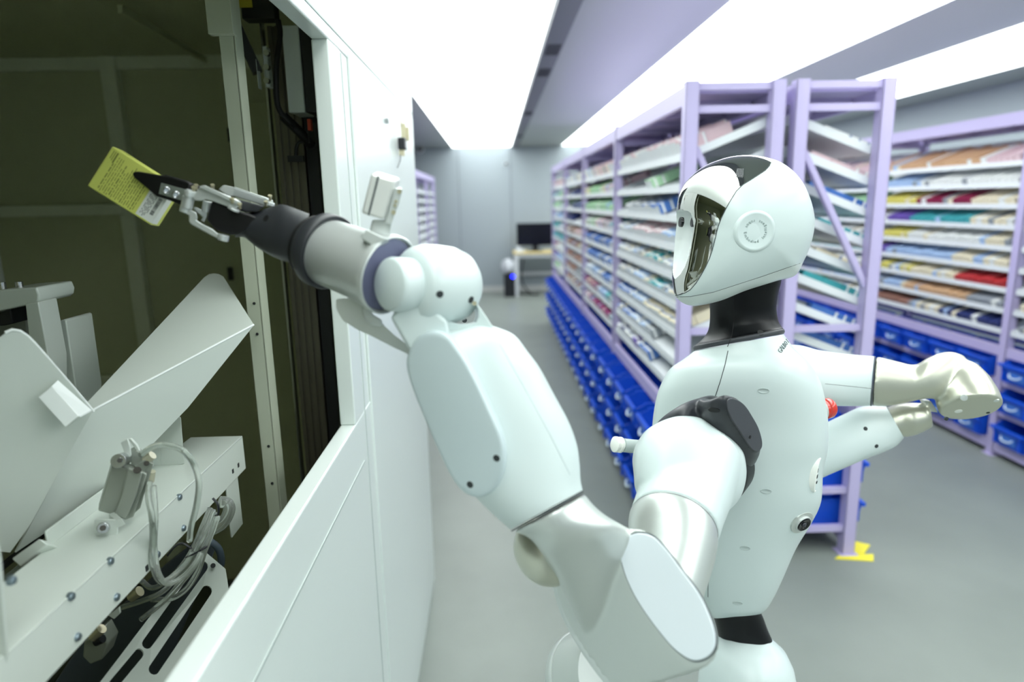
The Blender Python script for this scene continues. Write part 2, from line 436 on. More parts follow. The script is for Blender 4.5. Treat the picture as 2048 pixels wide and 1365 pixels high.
# rack 2 (facing right): a few cartons seen from the end
PE = [[('white',.5),('none',.5)],[('pink',.5),('none',.5)],[('blue',.1),('white',.2),('navy',.1),('none',.6)],[('teal',.3),('purple',.3),('none',.4)],
      [('cream',.3),('green',.3),('none',.4)],[('teal',.2),('blue',.5),('none',.3)],[('blue',.2),('cream',.3),('none',.5)],[('blue',.2),('none',.8)],[('blue',.3),('teal',.2),('none',.5)]]
for si in range(9):
    fill('right-facing', 1.59, .395, -1, YS1[0]+.032, YS1[1]-.032, si, PE[si], .035, 'near bay', 400+si, rows=3)
for si in range(9):
    fill('far-left', -1.002, .40, -1, 7.43, 8.87, si, [PL4, PL2][si%2][si], .05, 'distant bay', 500+si, rows=1)
# what the picture can show: front cartons first, then by distance
def vis(c):
    p = c[1].translation; q = M3.transposed() @ (p-Vector((0,0,HC)))
    x, y = CX+F*q.x/-q.z, CY-F*q.y/-q.z
    if not (-30 < x < 2090 and -30 < y < 1390): return False
    if c[5] == 'left-aisle' and p.x > .79 and 1240 < x and c[4] > 0 and p.y < 3.0: return True
    if 1330 < x < 1640 and c[5] == 'right-hand rack': return False
    if c[5] == 'left-aisle' and x > 1365 and c[4]>0 and p.y>3.1: return False
    if c[5] == 'left-aisle' and 1375 < x and y > 300 and p.y>2.9: return False
    return True
allc = [c for c in cands if vis(c)]
allc.sort(key=lambda c: (c[4] > 0)*4+c[0]+(c[4] > 1)*20)
WHERE = {'left-aisle':'the central rack beside the left aisle','right-hand rack':'the right-hand rack','right-facing':'the central rack side facing right','far-left':'the distant rack behind the cabinet'}
chosen = allc[:300]; rest = [c for c in cands if c not in chosen]
cnt = {}
# number each colour run along the shelf from the near end
idx = {}
lanes = {}
for c in chosen:
    lanes.setdefault((c[5], c[8], c[6]), set()).add(round(c[1].translation.y if c[4]==0 else c[1].translation.y, 3))
lanes = {k: sorted(v) for k, v in lanes.items()}
for c in chosen:
    d, Mx, col, sz, q, nm, si, fr, where = c
    o = bpy.data.objects.new('medicine_box', carton(col, sz)); C.objects.link(o); o.matrix_world = Mx
    k = lanes[(nm, where, si)].index(round(Mx.translation.y, 3))
    ordk = ORD[k] if k < 20 else str(k+1)+'th'
    SN = {'left-aisle':'left-aisle rack','right-hand rack':'right-hand rack','right-facing':'right-facing central rack','far-left':'distant left rack'}[nm]
    rowq = '' if q == 0 else (' second in its lane,' if q == 1 else ' deep in its lane,')
    o['label'] = '%s carton,%s %s from near end, %s shelf, %s, %s' % (col, rowq, ordk, SHN[si], where, SN)
    o['category'] = 'box'; o['group'] = 'medicine cartons on the %s' % SN
b = newbm(); mi = {}; ms = []
for c in rest:
    d, Mx, col, sz, q, nm, si, fr, where = c
    if col not in mi: mi[col] = len(ms); ms.append(mat('plain_carton_'+col.replace(' ','_'), PAL[col], .5))
    vs = box(b, (0,0,0), sz, None, mi[col])
    for v in vs: v.co = Mx @ (v.co+Vector((sz[0]/2,0,sz[2]/2)))
o = obj('medicine_boxes', b, ms); o['kind'] = 'stuff'; tag(o, 'countless further medicine cartons lying deeper and farther along the rack shelves', 'boxes')

# ================================================================ DESK CORNER
ye_w = mat('desk_wood', (214,196,140), .5); m_leg = mat('desk_leg', (214,218,222), .4); m_blk = mat('black_plastic', (26,28,34), .35)
DY = 11.75
t = thing('desk', 'small pale wooden desk with white legs against the end wall', 'desk', (.8,DY,0))
b = newbm(); box2(b, (.31,DY-.3,.725),(1.55,DY+.35,.755)); obj('desktop', b, ye_w, t, bevel=.004)
for x in (.36,1.5):
    for y in (DY-.26,DY+.3):
        b = newbm(); box2(b, (x-.03,y-.03,0),(x+.03,y+.03,.725)); obj('leg', b, m_leg, t)
b = newbm(); box2(b, (.39,DY+.29,.3),(1.47,DY+.31,.36)); box2(b,(.39,DY-.27,.67),(1.47,DY-.25,.725)); obj('rail', b, m_leg, t)
t = thing('monitor', 'wide black computer monitor on the desk at the end wall', 'monitor', (.72,DY+.05,.755))
b = newbm(); box2(b, (.38,DY+.03,.85),(1.02,DY+.07,1.24)); obj('screen', b, mat('screen_black', (14,16,26), .15), t, bevel=.006)
b = newbm(); box2(b, (.66,DY+.06,.76),(.76,DY+.09,.95)); obj('neck', b, m_blk, t)
b = newbm(); box2(b, (.58,DY-.05,.755),(.84,DY+.15,.768)); obj('base', b, m_blk, t)
t = thing('papers', 'small pale stack of things at the left end of the desk', 'papers', (.42,DY-.15,.755))
b = newbm(); box2(b, (.36,DY-.22,.755),(.50,DY-.08,.80)); obj('stack', b, m_shelf, t, bevel=.003)
b = newbm(); cyl(b, (.40,DY-.15,.80),(.40,DY-.15,.86),.03); obj('cup', b, m_leg, t, smooth=40)
t = thing('computer_tower', 'black computer tower with a blue light on the floor by the desk', 'computer', (.24,DY-.1,0))
b = newbm(); box2(b, (.14,DY-.35,0),(.33,DY+.1,.40)); obj('case', b, m_blk, t, bevel=.006)
b = newbm(); lathe(b, (.29,DY-.352,.355), (0,-1,0), [(0,.03),(.006,.03)], 16); obj('power_light', b, mat('blue_led', (30,40,255), .5, emit=6), t)
t = thing('plastic_bag', 'crumpled white bag on top of the black computer tower', 'bag', (.22,DY-.1,.40))
b = newbm(); bmesh.ops.create_icosphere(b, subdivisions=3, radius=1)
for v in b.verts:
    n_ = 1+.16*math.sin(v.co.x*7+v.co.y*5)+.1*math.sin(v.co.z*11+v.co.x*3)
    v.co = Vector((.22+v.co.x*.12*n_, DY-.12+v.co.y*.14*n_, .50+max(v.co.z,-.72)*.135*n_))
    v.co.z = max(v.co.z, .401)
obj('bag', b, mat('white_bag', (226,230,236), .5), t, smooth=60)
o = newbm(); tube(o, [(.5,DY+.2,.6),(.46,DY+.1,.25),(.6,DY-.05,.02),(.75,DY-.1,.012),(.68,DY-.2,.012),(.55,DY-.1,.012),(.42,DY,.02),(.34,DY+.15,.15)], .012)
o = obj('cable', o, m_blk, smooth=60); tag(o, 'loose black cable trailing over the floor below the desk', 'cable')
# ================================================================ THE WHITE CABINET (left)
CXF = -.30; OY1 = 1.33; OZ0, OZ1 = 1.152, 1.905; CY0, CY1 = -.9, 2.64; CTOP = 2.45; CXB = -2.0
m_cab = mat('cabinet_white', (226,234,230), .3, coat=.3)
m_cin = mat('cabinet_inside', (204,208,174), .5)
m_gr = mat('groove', (184,194,190), .6)
cab = thing('picking_cabinet', 'tall white metal cabinet with a large open window at the left', 'cabinet', (-1.1,.9,0))
TH = .032
b = newbm(); box2(b, (CXF-TH,CY0,0),(CXF,CY1,OZ0)); obj('lower_panel', b, m_cab, cab, bevel=.003)
b = newbm(); box2(b, (CXF-TH,CY0,OZ1),(CXF,CY1,CTOP)); obj('upper_panel', b, m_cab, cab, bevel=.003)
b = newbm(); box2(b, (CXF-TH,OY1,OZ0),(CXF,OY1+.10,OZ1)); obj('jamb', b, m_cab, cab, bevel=.003)
b = newbm(); box2(b, (CXF-TH,OY1+.10,OZ0),(CXF-.002,CY1,OZ1)); obj('side_panel', b, m_cab, cab)
b = newbm(); box2(b, (CXF-.002,1.50,.08),(CXF+.004,CY1-.03,1.915)); d_ = obj('door', b, m_cab, cab, bevel=.002)
b = newbm(); box2(b, (CXF,CY0,1.046),(CXF+.0015,OY1+.06,1.050)); obj('groove', b, m_gr, cab)
b = newbm(); box2(b, (CXF,OY1+.098,.1),(CXF+.0012,OY1+.102,1.9)); obj('groove', b, m_gr, cab)
b = newbm(); box2(b, (CXF,CY0,1.93),(CXF+.0012,CY1,1.934)); obj('groove', b, m_gr, cab)
b = newbm(); box2(b, (CXB,CY1-.03,0),(CXF-TH,CY1,CTOP)); obj('end_panel', b, m_cab, cab)
b = newbm(); box2(b, (CXB-.03,CY0,0),(CXB,CY1,CTOP)); obj('back_panel', b, m_cin, cab)
b = newbm(); box2(b, (CXB,CY0,0),(CXF-TH,CY0+.03,CTOP)); obj('end_panel', b, m_cin, cab)
b = newbm(); box2(b, (CXB,CY0+.03,2.14),(CXF-TH,CY1-.03,2.17)); obj('inner_roof', b, m_cin, cab)
b = newbm(); box2(b, (CXB,CY0+.03,.02),(CXF-TH,CY1-.03,.05)); obj('inner_floor', b, mat('cabinet_floor',(90,94,86),.5), cab)
BY = CY1-.03
b = newbm(); box2(b, (CXB,BY-.012,.05),(CXF-TH,BY,2.14)); obj('inner_lining', b, m_cin, cab)
def vbar(px, w, z0=.05, z1=2.14, d=.04, Y=None, m=m_cin, nm='frame'):
    Y = Y or BY-.012
    p = at(px, 400, Y); b = newbm(); box2(b, (p.x,Y-d,z0),(p.x+w,Y,z1)); return obj(nm, b, m, cab, bevel=.002)
m_fr = mat('inner_frame', (236,242,220), .45)
vbar(247, .055, m=m_fr)
vbar(462, .03, z1=2.14, d=.02)
p = at(0, 418, 2.4); p2 = at(240, 425, 2.5)
b = newbm(); box2(b, (CXB,BY-.055,p.z-.03),(p2.x-.02,BY-.012,p.z+.01)); obj('frame', b, m_fr, cab, bevel=.003)
pz = at(100, 130, BY-.03).z
b = newbm(); box2(b, (CXB,BY-.04,pz-.02),(CXF-TH-.01,BY-.012,pz+.05)); obj('frame', b, m_fr, cab, bevel=.003)
pz = at(200, 760, BY-.03).z
b = newbm(); box2(b, (CXB,BY-.05,pz-.03),(at(260,700,BY).x,BY-.012,pz+.02)); obj('frame', b, m_fr, cab, bevel=.003)
b = newbm(); bar(b, at(240,18,1.9), at(410,120,2.45), .012,.02); obj('brace', b, m_cin, cab)
# grey inner door with its hinges
q0 = at(415,205,BY-.03); q1 = at(560,205,BY-.03)
b = newbm(); box2(b, (q0.x,BY-.03,.2),(q1.x,BY-.012,q0.z)); obj('inner_door', b, m_cin, cab, bevel=.002)
for py in (270, 548, 960):
    q = at(460, py, BY-.04); b = newbm(); box2(b, (q.x-.008,BY-.042,q.z-.025),(q.x+.008,BY-.03,q.z+.025)); obj('hinge', b, mat('dark_metal',(40,42,44),.4), cab)
# tall slotted angle post just inside the window
m_post = mat('post_pale', (190,196,176), .4)
tp = at(470,-40,1.28); bp_ = at(575,1060,1.28)
b = newbm()
X0 = at(512,500,1.28).x
box2(b, (X0-.028,1.28,.05),(X0-.002,1.284,2.14)); box2(b, (X0-.003,1.28,.05),(X0,1.318,2.14)); 
pst = obj('upright', b, m_post, cab)
b = newbm(); q = at(455,30,1.26); box2(b, (X0-.04,1.262,q.z-.03),(X0+.004,1.279,2.14)); obj('post_bracket', b, m_post, cab, bevel=.001)
b = newbm()
for z in (1.95,1.42,1.36,1.13,1.05): cyl(b, (X0-.013,1.279,z),(X0-.013,1.2775,z),.0028,n=12)
obj('screw_hole', b, mat('dark_metal',(40,42,44),.4), cab)
# dark slide beside the jamb with aluminium profile, white box and cables
m_alu = mat('alu_profile', (120,116,104), .38, metal=.7)
m_dk = mat('dark_metal', (40,42,44), .4)
slide = thing('lift_axis', 'tall slotted aluminium profile axis standing inside the cabinet beside the jamb', 'rail', (-.5,1.62,.052))
PX, PY_ = at(590,400,1.62).x, 1.62
b = newbm()
for k in range(4): box2(b, (PX-.03+k*.017,PY_,.052),(PX-.03+k*.017+.010,PY_+.05,2.0))
box2(b, (PX-.03,PY_+.006,.052),(PX+.031,PY_+.05,2.0)); obj('profile', b, m_alu, slide, bevel=.001)
b = newbm(); box2(b, (PX+.033,PY_+.01,.052),(PX+.06,PY_+.06,2.1)); obj('cover', b, m_dk, slide)
b = newbm(); box2(b, (PX-.046,PY_,.052),(PX-.041,PY_+.02,2.1)); obj('rod', b, mat('steel',(200,202,204),.25,metal=1), slide)
q = at(578,150,1.5)
drv = thing('drive_unit', 'white electrical box with black cable mounted high inside the window', 'box', (q.x,1.5,q.z))
a0 = at(562,50,1.5); a1 = at(612,225,1.5)
b = newbm(); box2(b, (a0.x,1.5,a1.z),(a1.x-.002,1.58,a0.z)); obj('housing', b, m_cab, drv, bevel=.003)
b = newbm(); box2(b, (a1.x,1.5,a1.z),(a1.x+.03,1.60,a0.z)); obj('heat_sink', b, m_dk, drv, bevel=.002)
b = newbm(); tube(b, [at(556,40,1.48),at(560,70,1.48),at(553,130,1.47),at(553,190,1.47),at(560,222,1.48),at(585,250,1.5),at(600,262,1.55)], .006, 8); obj('cable', b, mat('cable_black',(18,18,20),.45), drv, smooth=60)
b = newbm(); tube(b, [at(566,232,1.5),at(600,265,1.52),at(622,290,1.55)], .011, 8); obj('cable_sleeve', b, mat('cable_black',(18,18,20),.45), drv, smooth=60)
b = newbm(); box2(b, at(613,240,1.52), at(632,290,1.58)); obj('connector', b, m_dk, drv)
b = newbm(); box2(b, at(614,238,1.50), at(626,262,1.515)); obj('terminal', b, mat('orange_red',(176,60,30),.5), drv)
b = newbm(); box2(b, at(524,92,1.52), at(548,178,1.545)); obj('flange', b, m_cab, drv, bevel=.002)
b = newbm(); box2(b, at(512,118,1.5), at(523,180,1.52)); obj('flange', b, m_cab, drv, bevel=.002)
b = newbm()
for py in (108,136,163):
    q = at(536,py,1.515); cyl(b, q, q+Vector((0,-.012,0)), .006, n=10)
obj('bolt', b, mat('steel',(200,202,204),.25,metal=1), drv, smooth=30)
b = newbm(); tube(b, [at(612,283,1.58),at(598,285,1.58),at(592,300,1.58),at(592,322,1.58)], .004,8); box(b, at(592,318,1.57), (.035,.012,.014)); obj('sensor', b, m_dk, drv)
b = newbm(); bar(b, at(430,-40,1.5), at(515,145,1.52), .04,.02); obj('dark_arm', b, m_dk, drv)
b = newbm(); box2(b, at(478,-30,1.56), at(560,46,1.60)); obj('dark_plate', b, m_dk, drv)
b = newbm(); q=at(490,5,1.555); box(b, q, (.03,.002,.02)); obj('warning_sticker', b, mat('warn_yellow',(206,190,60),.5), drv)
# lock and keys on the cabinet door
kt = thing('key_bunch', 'brass keys with a black fob hanging from the cabinet door lock', 'keys', atX(800,262,CXF+.01))
m_brass = mat('brass', (206,198,168), .35, metal=.5); X_ = CXF+.012
def kx(px, py, X=None): return atX(px, py, X if X is not None else CXF+.018)
q = kx(781,238); 
b = newbm(); cyl(b, (CXF+.003,q.y,q.z),(CXF+.014,q.y,q.z),.012,n=16); lk = obj('lock', b, mat('steel',(200,202,204),.25,metal=1), kt, smooth=30)
b = newbm(); q = kx(802,246); lathe(b, q, (1,0,0), [(0,.014),(.003,.014)], 16); q2 = kx(803,262); box(b, (q.x+.006,q2.y,q2.z), (.014,.012,.042)); box(b, (q.x+.016,q2.y+.02,q2.z-.008), (.010,.012,.040)); obj('key', b, m_brass, kt)
b = newbm(); q = kx(803,288); box(b, (q.x+.002,q.y,q.z), (.022,.045,.036)); obj('fob', b, m_blk, kt, bevel=.004)
b = newbm(); q = kx(804,305); box(b, (q.x,q.y,q.z), (.016,.024,.020)); obj('tag', b, m_brass, kt)
b = newbm(); tube(b, [kx(801,310),kx(800,322),kx(795,335)], .0015, 6); obj('wire', b, m_dk, kt)
b = newbm(); tube(b, [(CXF+.012,kx(781,238).y,kx(781,238).z), kx(790,236), kx(800,240)], .0015, 6); obj('ring', b, mat('steel',(200,202,204),.25,metal=1), kt)
# ================================================================ THE ROBOT
from mathutils.bvhtree import BVHTree
m_rw = mat('robot_white', (210,222,221), .36, coat=.2, spec=.5)
m_rs = mat('robot_silver', (204,209,205), .33, metal=.55)
m_rs2 = mat('robot_silver_bright', (212,217,215), .30, metal=.4)
m_rb = mat('robot_black', (14,15,18), .40, spec=.28)
m_rg = mat('robot_charcoal', (64,66,71), .42)
m_gb = mat('gripper_black', (46,48,52), .40)
m_chr = mat('mirror_visor', (196,196,192), .03, metal=1)
m_gap = mat('seam_dark', (70,78,80), .7)
m_hole = mat('hole_dark', (46,52,54), .6)
m_red = mat('red_button', (206,44,26), .18, coat=.8)
m_lens = mat('lens_black', (10,10,14), .06)
m_gold = mat('screw_brass', (196,190,160), .3, metal=.7)
m_steel = MATS['steel']
ROOT = thing('humanoid_robot', 'white humanoid robot with a mirrored visor reaching one arm into the cabinet', 'robot', (.52,1.2,0))
RO = Vector((0,0,HC))
def sec(L, Rr, Y, d, e=2.2, Y2=None, n=56):
    """ring whose visible edges pass through two sighted points, d deep along the line of sight"""
    rl, rr_ = ray(*L).normalized(), ray(*Rr).normalized(); cd = (rl+rr_).normalized(); D = Y/cd.y
    a = RO+rl*(D/rl.dot(cd)); b_ = RO+rr_*(D/rr_.dot(cd)); c = (a+b_)/2; xa = (b_-a)/2
    s = cd; xh = xa.normalized(); s = (s-xh*s.dot(xh)).normalized()
    return (c, xh, s, xa.length, d, e)
def ringsof(S, n=56, sub=6):
    """smooth interpolation of sections -> rings"""
    def flat(q): return [*q[0], *(q[1]), *(q[2]), q[3], q[4], q[5]]
    A = [flat(q) for q in S]; out = []
    E_ = [[2*u-v for u, v in zip(A[0], A[1])]]+A+[[2*u-v for u, v in zip(A[-1], A[-2])]]
    for i in range(1, len(E_)-2):
        for k in range(sub):
            t = k/sub; p0, p1, p2, p3 = E_[i-1:i+3]
            out.append([.5*((2*b)+(c-a)*t+(2*a-5*b+4*c-d)*t*t+(3*b-a-3*c+d)*t**3) for a, b, c, d in zip(p0, p1, p2, p3)])
    out.append(A[-1]); R_ = []
    for q in out:
        R_.append(sring(Vector(q[0:3]), Vector(q[3:6]).normalized(), Vector(q[6:9]).normalized(), max(q[9],.0005), max(q[10],.0005), max(q[11],1.6), n))
    return R_
def body(name, S, m, parent, cap0=True, cap1=True, smooth=50, n=56, sub=6, bevel=0, keep=False):
    b = newbm(); loft(b, ringsof(S, n, sub), cap0, cap1); bmesh.ops.recalc_face_normals(b, faces=b.faces)
    t_ = BVHTree.FromBMesh(b) if keep else None
    o = obj(name, b, m, parent, smooth=smooth, bevel=bevel, bseg=3)
    return (o, t_) if keep else o
def hit(tree, px, py):
    d = ray(px, py).normalized(); r = tree.ray_cast(RO, d)
    if r[0] is None: return at(px, py, 1.1), Vector((0,-1,0))
    n_ = r[1]
    return r[0], (n_ if n_.dot(d) < 0 else -n_)
def surfline(name, tree, pts, r, m, parent, steps=8):
    P = []
    for (x0, y0), (x1, y1) in zip(pts, pts[1:]):
        for k in range(steps): P.append(hit(tree, x0+(x1-x0)*k/steps, y0+(y1-y0)*k/steps)[0])
    P.append(hit(tree, *pts[-1])[0])
    b = newbm(); tube(b, P, r, 6, smooth=0); return obj(name, b, m, parent, smooth=60)
def dimple(name, tree, px, py, r, parent, m=None, m2=None):
    p, n_ = hit(tree, px, py); b = newbm(); lathe(b, p-n_*.002, n_, [(0,r),(.0023,r),(.0026,r*.8),(.0016,r*.72)], 24)
    o = obj(name, b, m or m_rw, parent, smooth=40)
    b = newbm(); lathe(b, p-n_*.002, n_, [(0,r*.7),(.0028,r*.7)], 20); obj('recess', b, m2 or m_hole, o); return o

def merged(name, fill_, m, parent, vox=.003, it=14, smooth=99):
    """several overlapping volumes fused into one continuous smooth casing"""
    b = newbm(); fill_(b); o = obj(name, b, m, parent, smooth=99)
    md = o.modifiers.new('remesh', 'REMESH'); md.mode = 'VOXEL'; md.voxel_size = vox; md.use_smooth_shade = True
    ms = o.modifiers.new('smooth', 'SMOOTH'); ms.factor = .5; ms.iterations = it
    return o
# ---- torso
TS = []
for (L, R_, Y, d, e) in [((1388,703),(1567,669),1.17,.066,2.3), ((1379,710),(1578,684),1.172,.074,2.3), ((1366,720),(1592,702),1.18,.090,2.5),
     ((1342,738),(1614,724),1.185,.110,2.8), ((1325,768),(1634,756),1.19,.123,2.9), ((1315,800),(1646,796),1.195,.128,3), ((1308,850),(1653,850),1.20,.13,3),
     ((1307,900),(1652,900),1.20,.13,3), ((1312,950),(1643,945),1.20,.128,3), ((1324,1000),(1639,1005),1.20,.124,3), ((1342,1050),(1619,1050),1.20,.118,3),
     ((1364,1105),(1590,1100),1.20,.11,2.9), ((1385,1160),(1565,1158),1.20,.10,2.8), ((1400,1200),(1547,1196),1.20,.09,2.7), ((1412,1225),(1530,1222),1.20,.076,2.5), ((1432,1240),(1508,1238),1.20,.05,2.3)]:
    TS.append(sec(L, R_, Y, d, e))
torso, tt = body('torso', TS, m_rw, ROOT, smooth=60, keep=True, n=72)
surfline('seam', tt, [(1456,702),(1450,730),(1440,765),(1430,795)], .0007, m_gap, torso)
surfline('seam', tt, [(1416,1135),(1416,1195)], .0007, m_gap, torso)
for (x, y) in ((1527,782),(1532,983),(1490,1097),(1475,1207)):
    p, n_ = hit(tt, x, y); X_, Y_, D_ = basis(n_); b = newbm(); loft(b, [sring(p-n_*.002, X_, Y_, .0095, .0048, 2, 32), sring(p+n_*.0007, X_, Y_, .0095, .0048, 2, 32), sring(p+n_*.0009, X_, Y_, .0085, .0040, 2, 32), sring(p+n_*.0002, X_, Y_, .0075, .0034, 2, 32)]); obj('screw_cover', b, mat('robot_dimple',(186,198,196),.4), torso, smooth=60)
# grooved ledge of the collar
# camera on the back
p, n_ = hit(tt, 1604, 1046)
b = newbm(); lathe(b, p-n_*.004, n_, [(0,.024),(.0050,.0235),(.0058,.021),(.0056,.019)], 40); cp = obj('camera_plate', b, m_rs, torso, smooth=40)
b = newbm(); lathe(b, p-n_*.003, n_, [(0,.0165),(.0075,.0160),(.0085,.0150),(.0080,.0135)], 36); obj('camera_ring', b, m_rs2, cp, smooth=40)
b = newbm(); lathe(b, p-n_*.002, n_, [(0,.0140),(.0085,.0138),(.0095,.0125),(.0085,.008),(.0075,.0075)], 36); obj('camera_lens', b, m_lens, cp, smooth=40)
b = newbm(); lathe(b, p+n_*.0045, n_, [(0,.005),(.0025,.0046),(.0036,.003),(.004,.0003)], 24); obj('lens_glass', b, mat('lens_grey',(60,62,70),.1), cp, smooth=60)
# red emergency button
bc = at(1640,820,1.19); bd = Vector((.93,.30,.05)).normalized()
b = newbm(); lathe(b, bc-bd*.012, bd, [(0,.022),(.012,.022),(.013,.019)], 36); obj('button_base', b, mat('robot_dimple',(196,208,206),.4), torso, smooth=40)
b = newbm(); lathe(b, bc+bd*.001, bd, [(0,.0170),(.009,.0175),(.011,.0198),(.020,.0198),(.0240,.0175),(.0250,.012),(.0247,.0003)], 40); obj('emergency_button', b, m_red, torso, smooth=40)
# cable port recess on the back
pp, pd = hit(tt, 1633, 950); pd = (pd+Vector((.5,0,-.05))).normalized()
b = newbm(); X_, Y_, D_ = basis(pd); 
loft(b, [sring(pp-pd*.012, X_, Y_, .017, .034, 2.2, 40), sring(pp+pd*.002, X_, Y_, .016, .033, 2.2, 40), sring(pp+pd*.003, X_, Y_, .014, .031, 2.2, 40), sring(pp+pd*.001, X_, Y_, .012, .028, 2.2, 40)])
pt = obj('port_panel', b, mat('port_white',(244,246,240),.35), torso, smooth=50)
b = newbm()
for k in range(3):
    box(b, pp+pd*.0016+Vector((0,0,.008-k*.011)), (.0055,(.0065,.006,.004)[k],.001), Matrix((X_,Y_,pd)).transposed())
obj('port', b, m_lens, pt)
# lettering on the collar
def letters(txt, size, m, parent, place, depth=.0004):
    """one mesh of extruded letters; place(k, x) -> matrix for a letter centred at x"""
    b = newbm(); x = 0
    for k, ch in enumerate(txt):
        if ch == ' ': x += size*.35; continue
        cu = bpy.data.curves.new('t', 'FONT'); cu.body = ch; cu.size = size; cu.extrude = depth; cu.align_x = 'CENTER'; cu.resolution_u = 3
        to = bpy.data.objects.new('t', cu); C.objects.link(to); dg = bpy.context.evaluated_depsgraph_get()
        me = bpy.data.meshes.new_from_object(to.evaluated_get(dg)); w_ = max((v.co.x for v in me.vertices), default=0)-min((v.co.x for v in me.vertices), default=0)
        x += w_/2; me.transform(place(x)); b.from_mesh(me); x += w_/2+size*.12
        bpy.data.objects.remove(to); bpy.data.curves.remove(cu); bpy.data.meshes.remove(me)
    return b, x
def place_line(tree, p0, p1, length, nrm_off=.0006):
    """letters run from pixel p0 to p1 along the surface"""
    def f(x):
        t = x/length; q, n_ = hit(tree, p0[0]+(p1[0]-p0[0])*t, p0[1]+(p1[1]-p0[1])*t)
        q2, _ = hit(tree, p0[0]+(p1[0]-p0[0])*(t+.05), p0[1]+(p1[1]-p0[1])*(t+.05))
        X_ = (q2-q).normalized(); Y_ = n_.cross(X_).normalized()
        M_ = Matrix((X_, Y_, n_)).transposed().to_4x4(); M_.translation = q+n_*nrm_off-Y_*.35*.011; return M_
    return f
b, ln = letters('G\u039bLBOT', .0115, m_gap, torso, lambda x: Matrix.Identity(4)); b.free()
b, ln = letters('G\u039bLBOT', .0115, m_gap, torso, place_line(tt, (1559,704), (1576,680), ln)); obj('lettering', b, mat('letter_grey',(110,122,122),.5), torso)
# front connector stub sticking out past the shoulder
sa, sb = at(1330,900,1.17), at(1246,891,1.14); b = newbm(); cyl(b, sa, sb, .0125, n=32); cs = obj('connector', b, mat('robot_dimple',(196,208,206),.4), torso, smooth=40)
dd = (sb-sa).normalized(); b = newbm(); lathe(b, sb, dd, [(0,.0085),(.004,.0085),(.005,.0145),(.009,.0145),(.010,.011),(.013,.011),(.014,.0145),(.018,.0145),(.019,.013)], 32); obj('cap', b, mat('port_white',(244,246,240),.35), cs, smooth=40)

# ---- neck
NS = [sec((1389,695),(1568,661),1.17,.066,2.1), sec((1391,690),(1566,657),1.17,.0655,2.1), sec((1398,685),(1563,654),1.17,.06,2.0), sec((1411,671),(1558,645),1.17,.052,2), sec((1418,655),(1555,635),1.17,.046,2), sec((1420,630),(1553,615),1.17,.044,2),
      sec((1419,600),(1556,590),1.165,.045,2), sec((1420,580),(1562,566),1.16,.046,2), sec((1424,545),(1566,540),1.155,.046,2)]
neck, nt_ = body('neck', NS, m_rb, ROOT, smooth=60, keep=True)
b = newbm(); loft(b, ringsof([sec((1388,701),(1568,668),1.17,.0675,2.1), sec((1386.5,698),(1569.5,664),1.17,.069,2.1), sec((1387.5,693),(1568.5,659.5),1.17,.068,2.1), sec((1390,691),(1566,658),1.17,.066,2.1)], 72, 3)); obj('collar_ring', b, m_rg, neck, smooth=50)
surfline('seam', nt_, [(1468,595),(1468,640),(1464,670),(1455,694)], .0006, mat('seam_black',(6,6,8),.6), neck)
p, n_ = hit(nt_, 1521,666); b = newbm(); lathe(b, p-n_*.002, n_, [(0,.0055),(.0024,.0055)], 20); obj('screw_hole', b, mat('seam_black',(6,6,8),.6), neck)

# ---- head: two mirrored halves inflated from the side profile
HPX = [(1371,610),(1345,598),(1338,578),(1337,554),(1341,525),(1346,480),(1350,448),(1349,430),(1350,408),(1358,380),(1374,357),(1406,332),(1451,315),(1497,311),(1542,319),(1574,336),
       (1600,364),(1617,399),(1625,435),(1622,467),(1613,499),(1601,527),(1586,552),(1548,562),(1480,581),(1422,602)]
HY = 1.125
hc = at(1482,462,HY)
hf = Vector((-math.cos(math.radians(4)), -math.sin(math.radians(4)), 0)).normalized()      # where the face looks
hl = Vector((hf.y*-1, hf.x, 0)).normalized()                                        # towards the robot's left ear
if hl.y > 0: hl = -hl
hu = Vector((0,0,1)); HW = .099
sp = Vector((math.cos(math.radians(22)), -math.sin(math.radians(22)), 0))
def prof_pt(px, py):
    q = at(px, py, HY)-hc
    return Vector((-(q.x*sp.x+q.y*sp.y)*1.0, q.z))
PR_ = [prof_pt(*q) for q in HPX]
ec = prof_pt(1466, 462)
def catclosed(P, sub):
    n = len(P); out = []
    for i in range(n):
        p0, p1, p2, p3 = P[i-1], P[i], P[(i+1)%n], P[(i+2)%n]
        for k in range(sub):
            t = k/sub; out.append(.5*((2*p1)+(p2-p0)*t+(2*p0-5*p1+4*p2-p3)*t*t+(3*p1-p0-3*p2+p3)*t**3))
    return out
OUT = catclosed(PR_, 16)
NR = 110
def inpoly(p, poly):
    c = False; j = len(poly)-1
    for i in range(len(poly)):
        a, b_ = poly[i], poly[j]
        if (a[1] > p[1]) != (b_[1] > p[1]) and p[0] < (b_[0]-a[0])*(p[1]-a[1])/(b_[1]-a[1])+a[0]: c = not c
        j = i
    return c
Minv = M3.transposed()
def project(p):
    q = Minv @ (p-RO); return (CX+F*q.x/-q.z, CY-F*q.y/-q.z)
VIS = [(1548,316),(1534,338),(1506,357),(1477,377),(1455,412),(1438,448),(1430,480),(1421,512),(1406,544),(1384,577),(1364,588.5),(1345,593),(1300,596),(1300,280),(1548,280)]
VIS = [tuple(q) for q in VIS]
JAW = [(1300,584),(1347,594),(1381,593.5),(1426,585),(1522,554),(1601,527),(1660,505),(1660,700),(1300,700)]
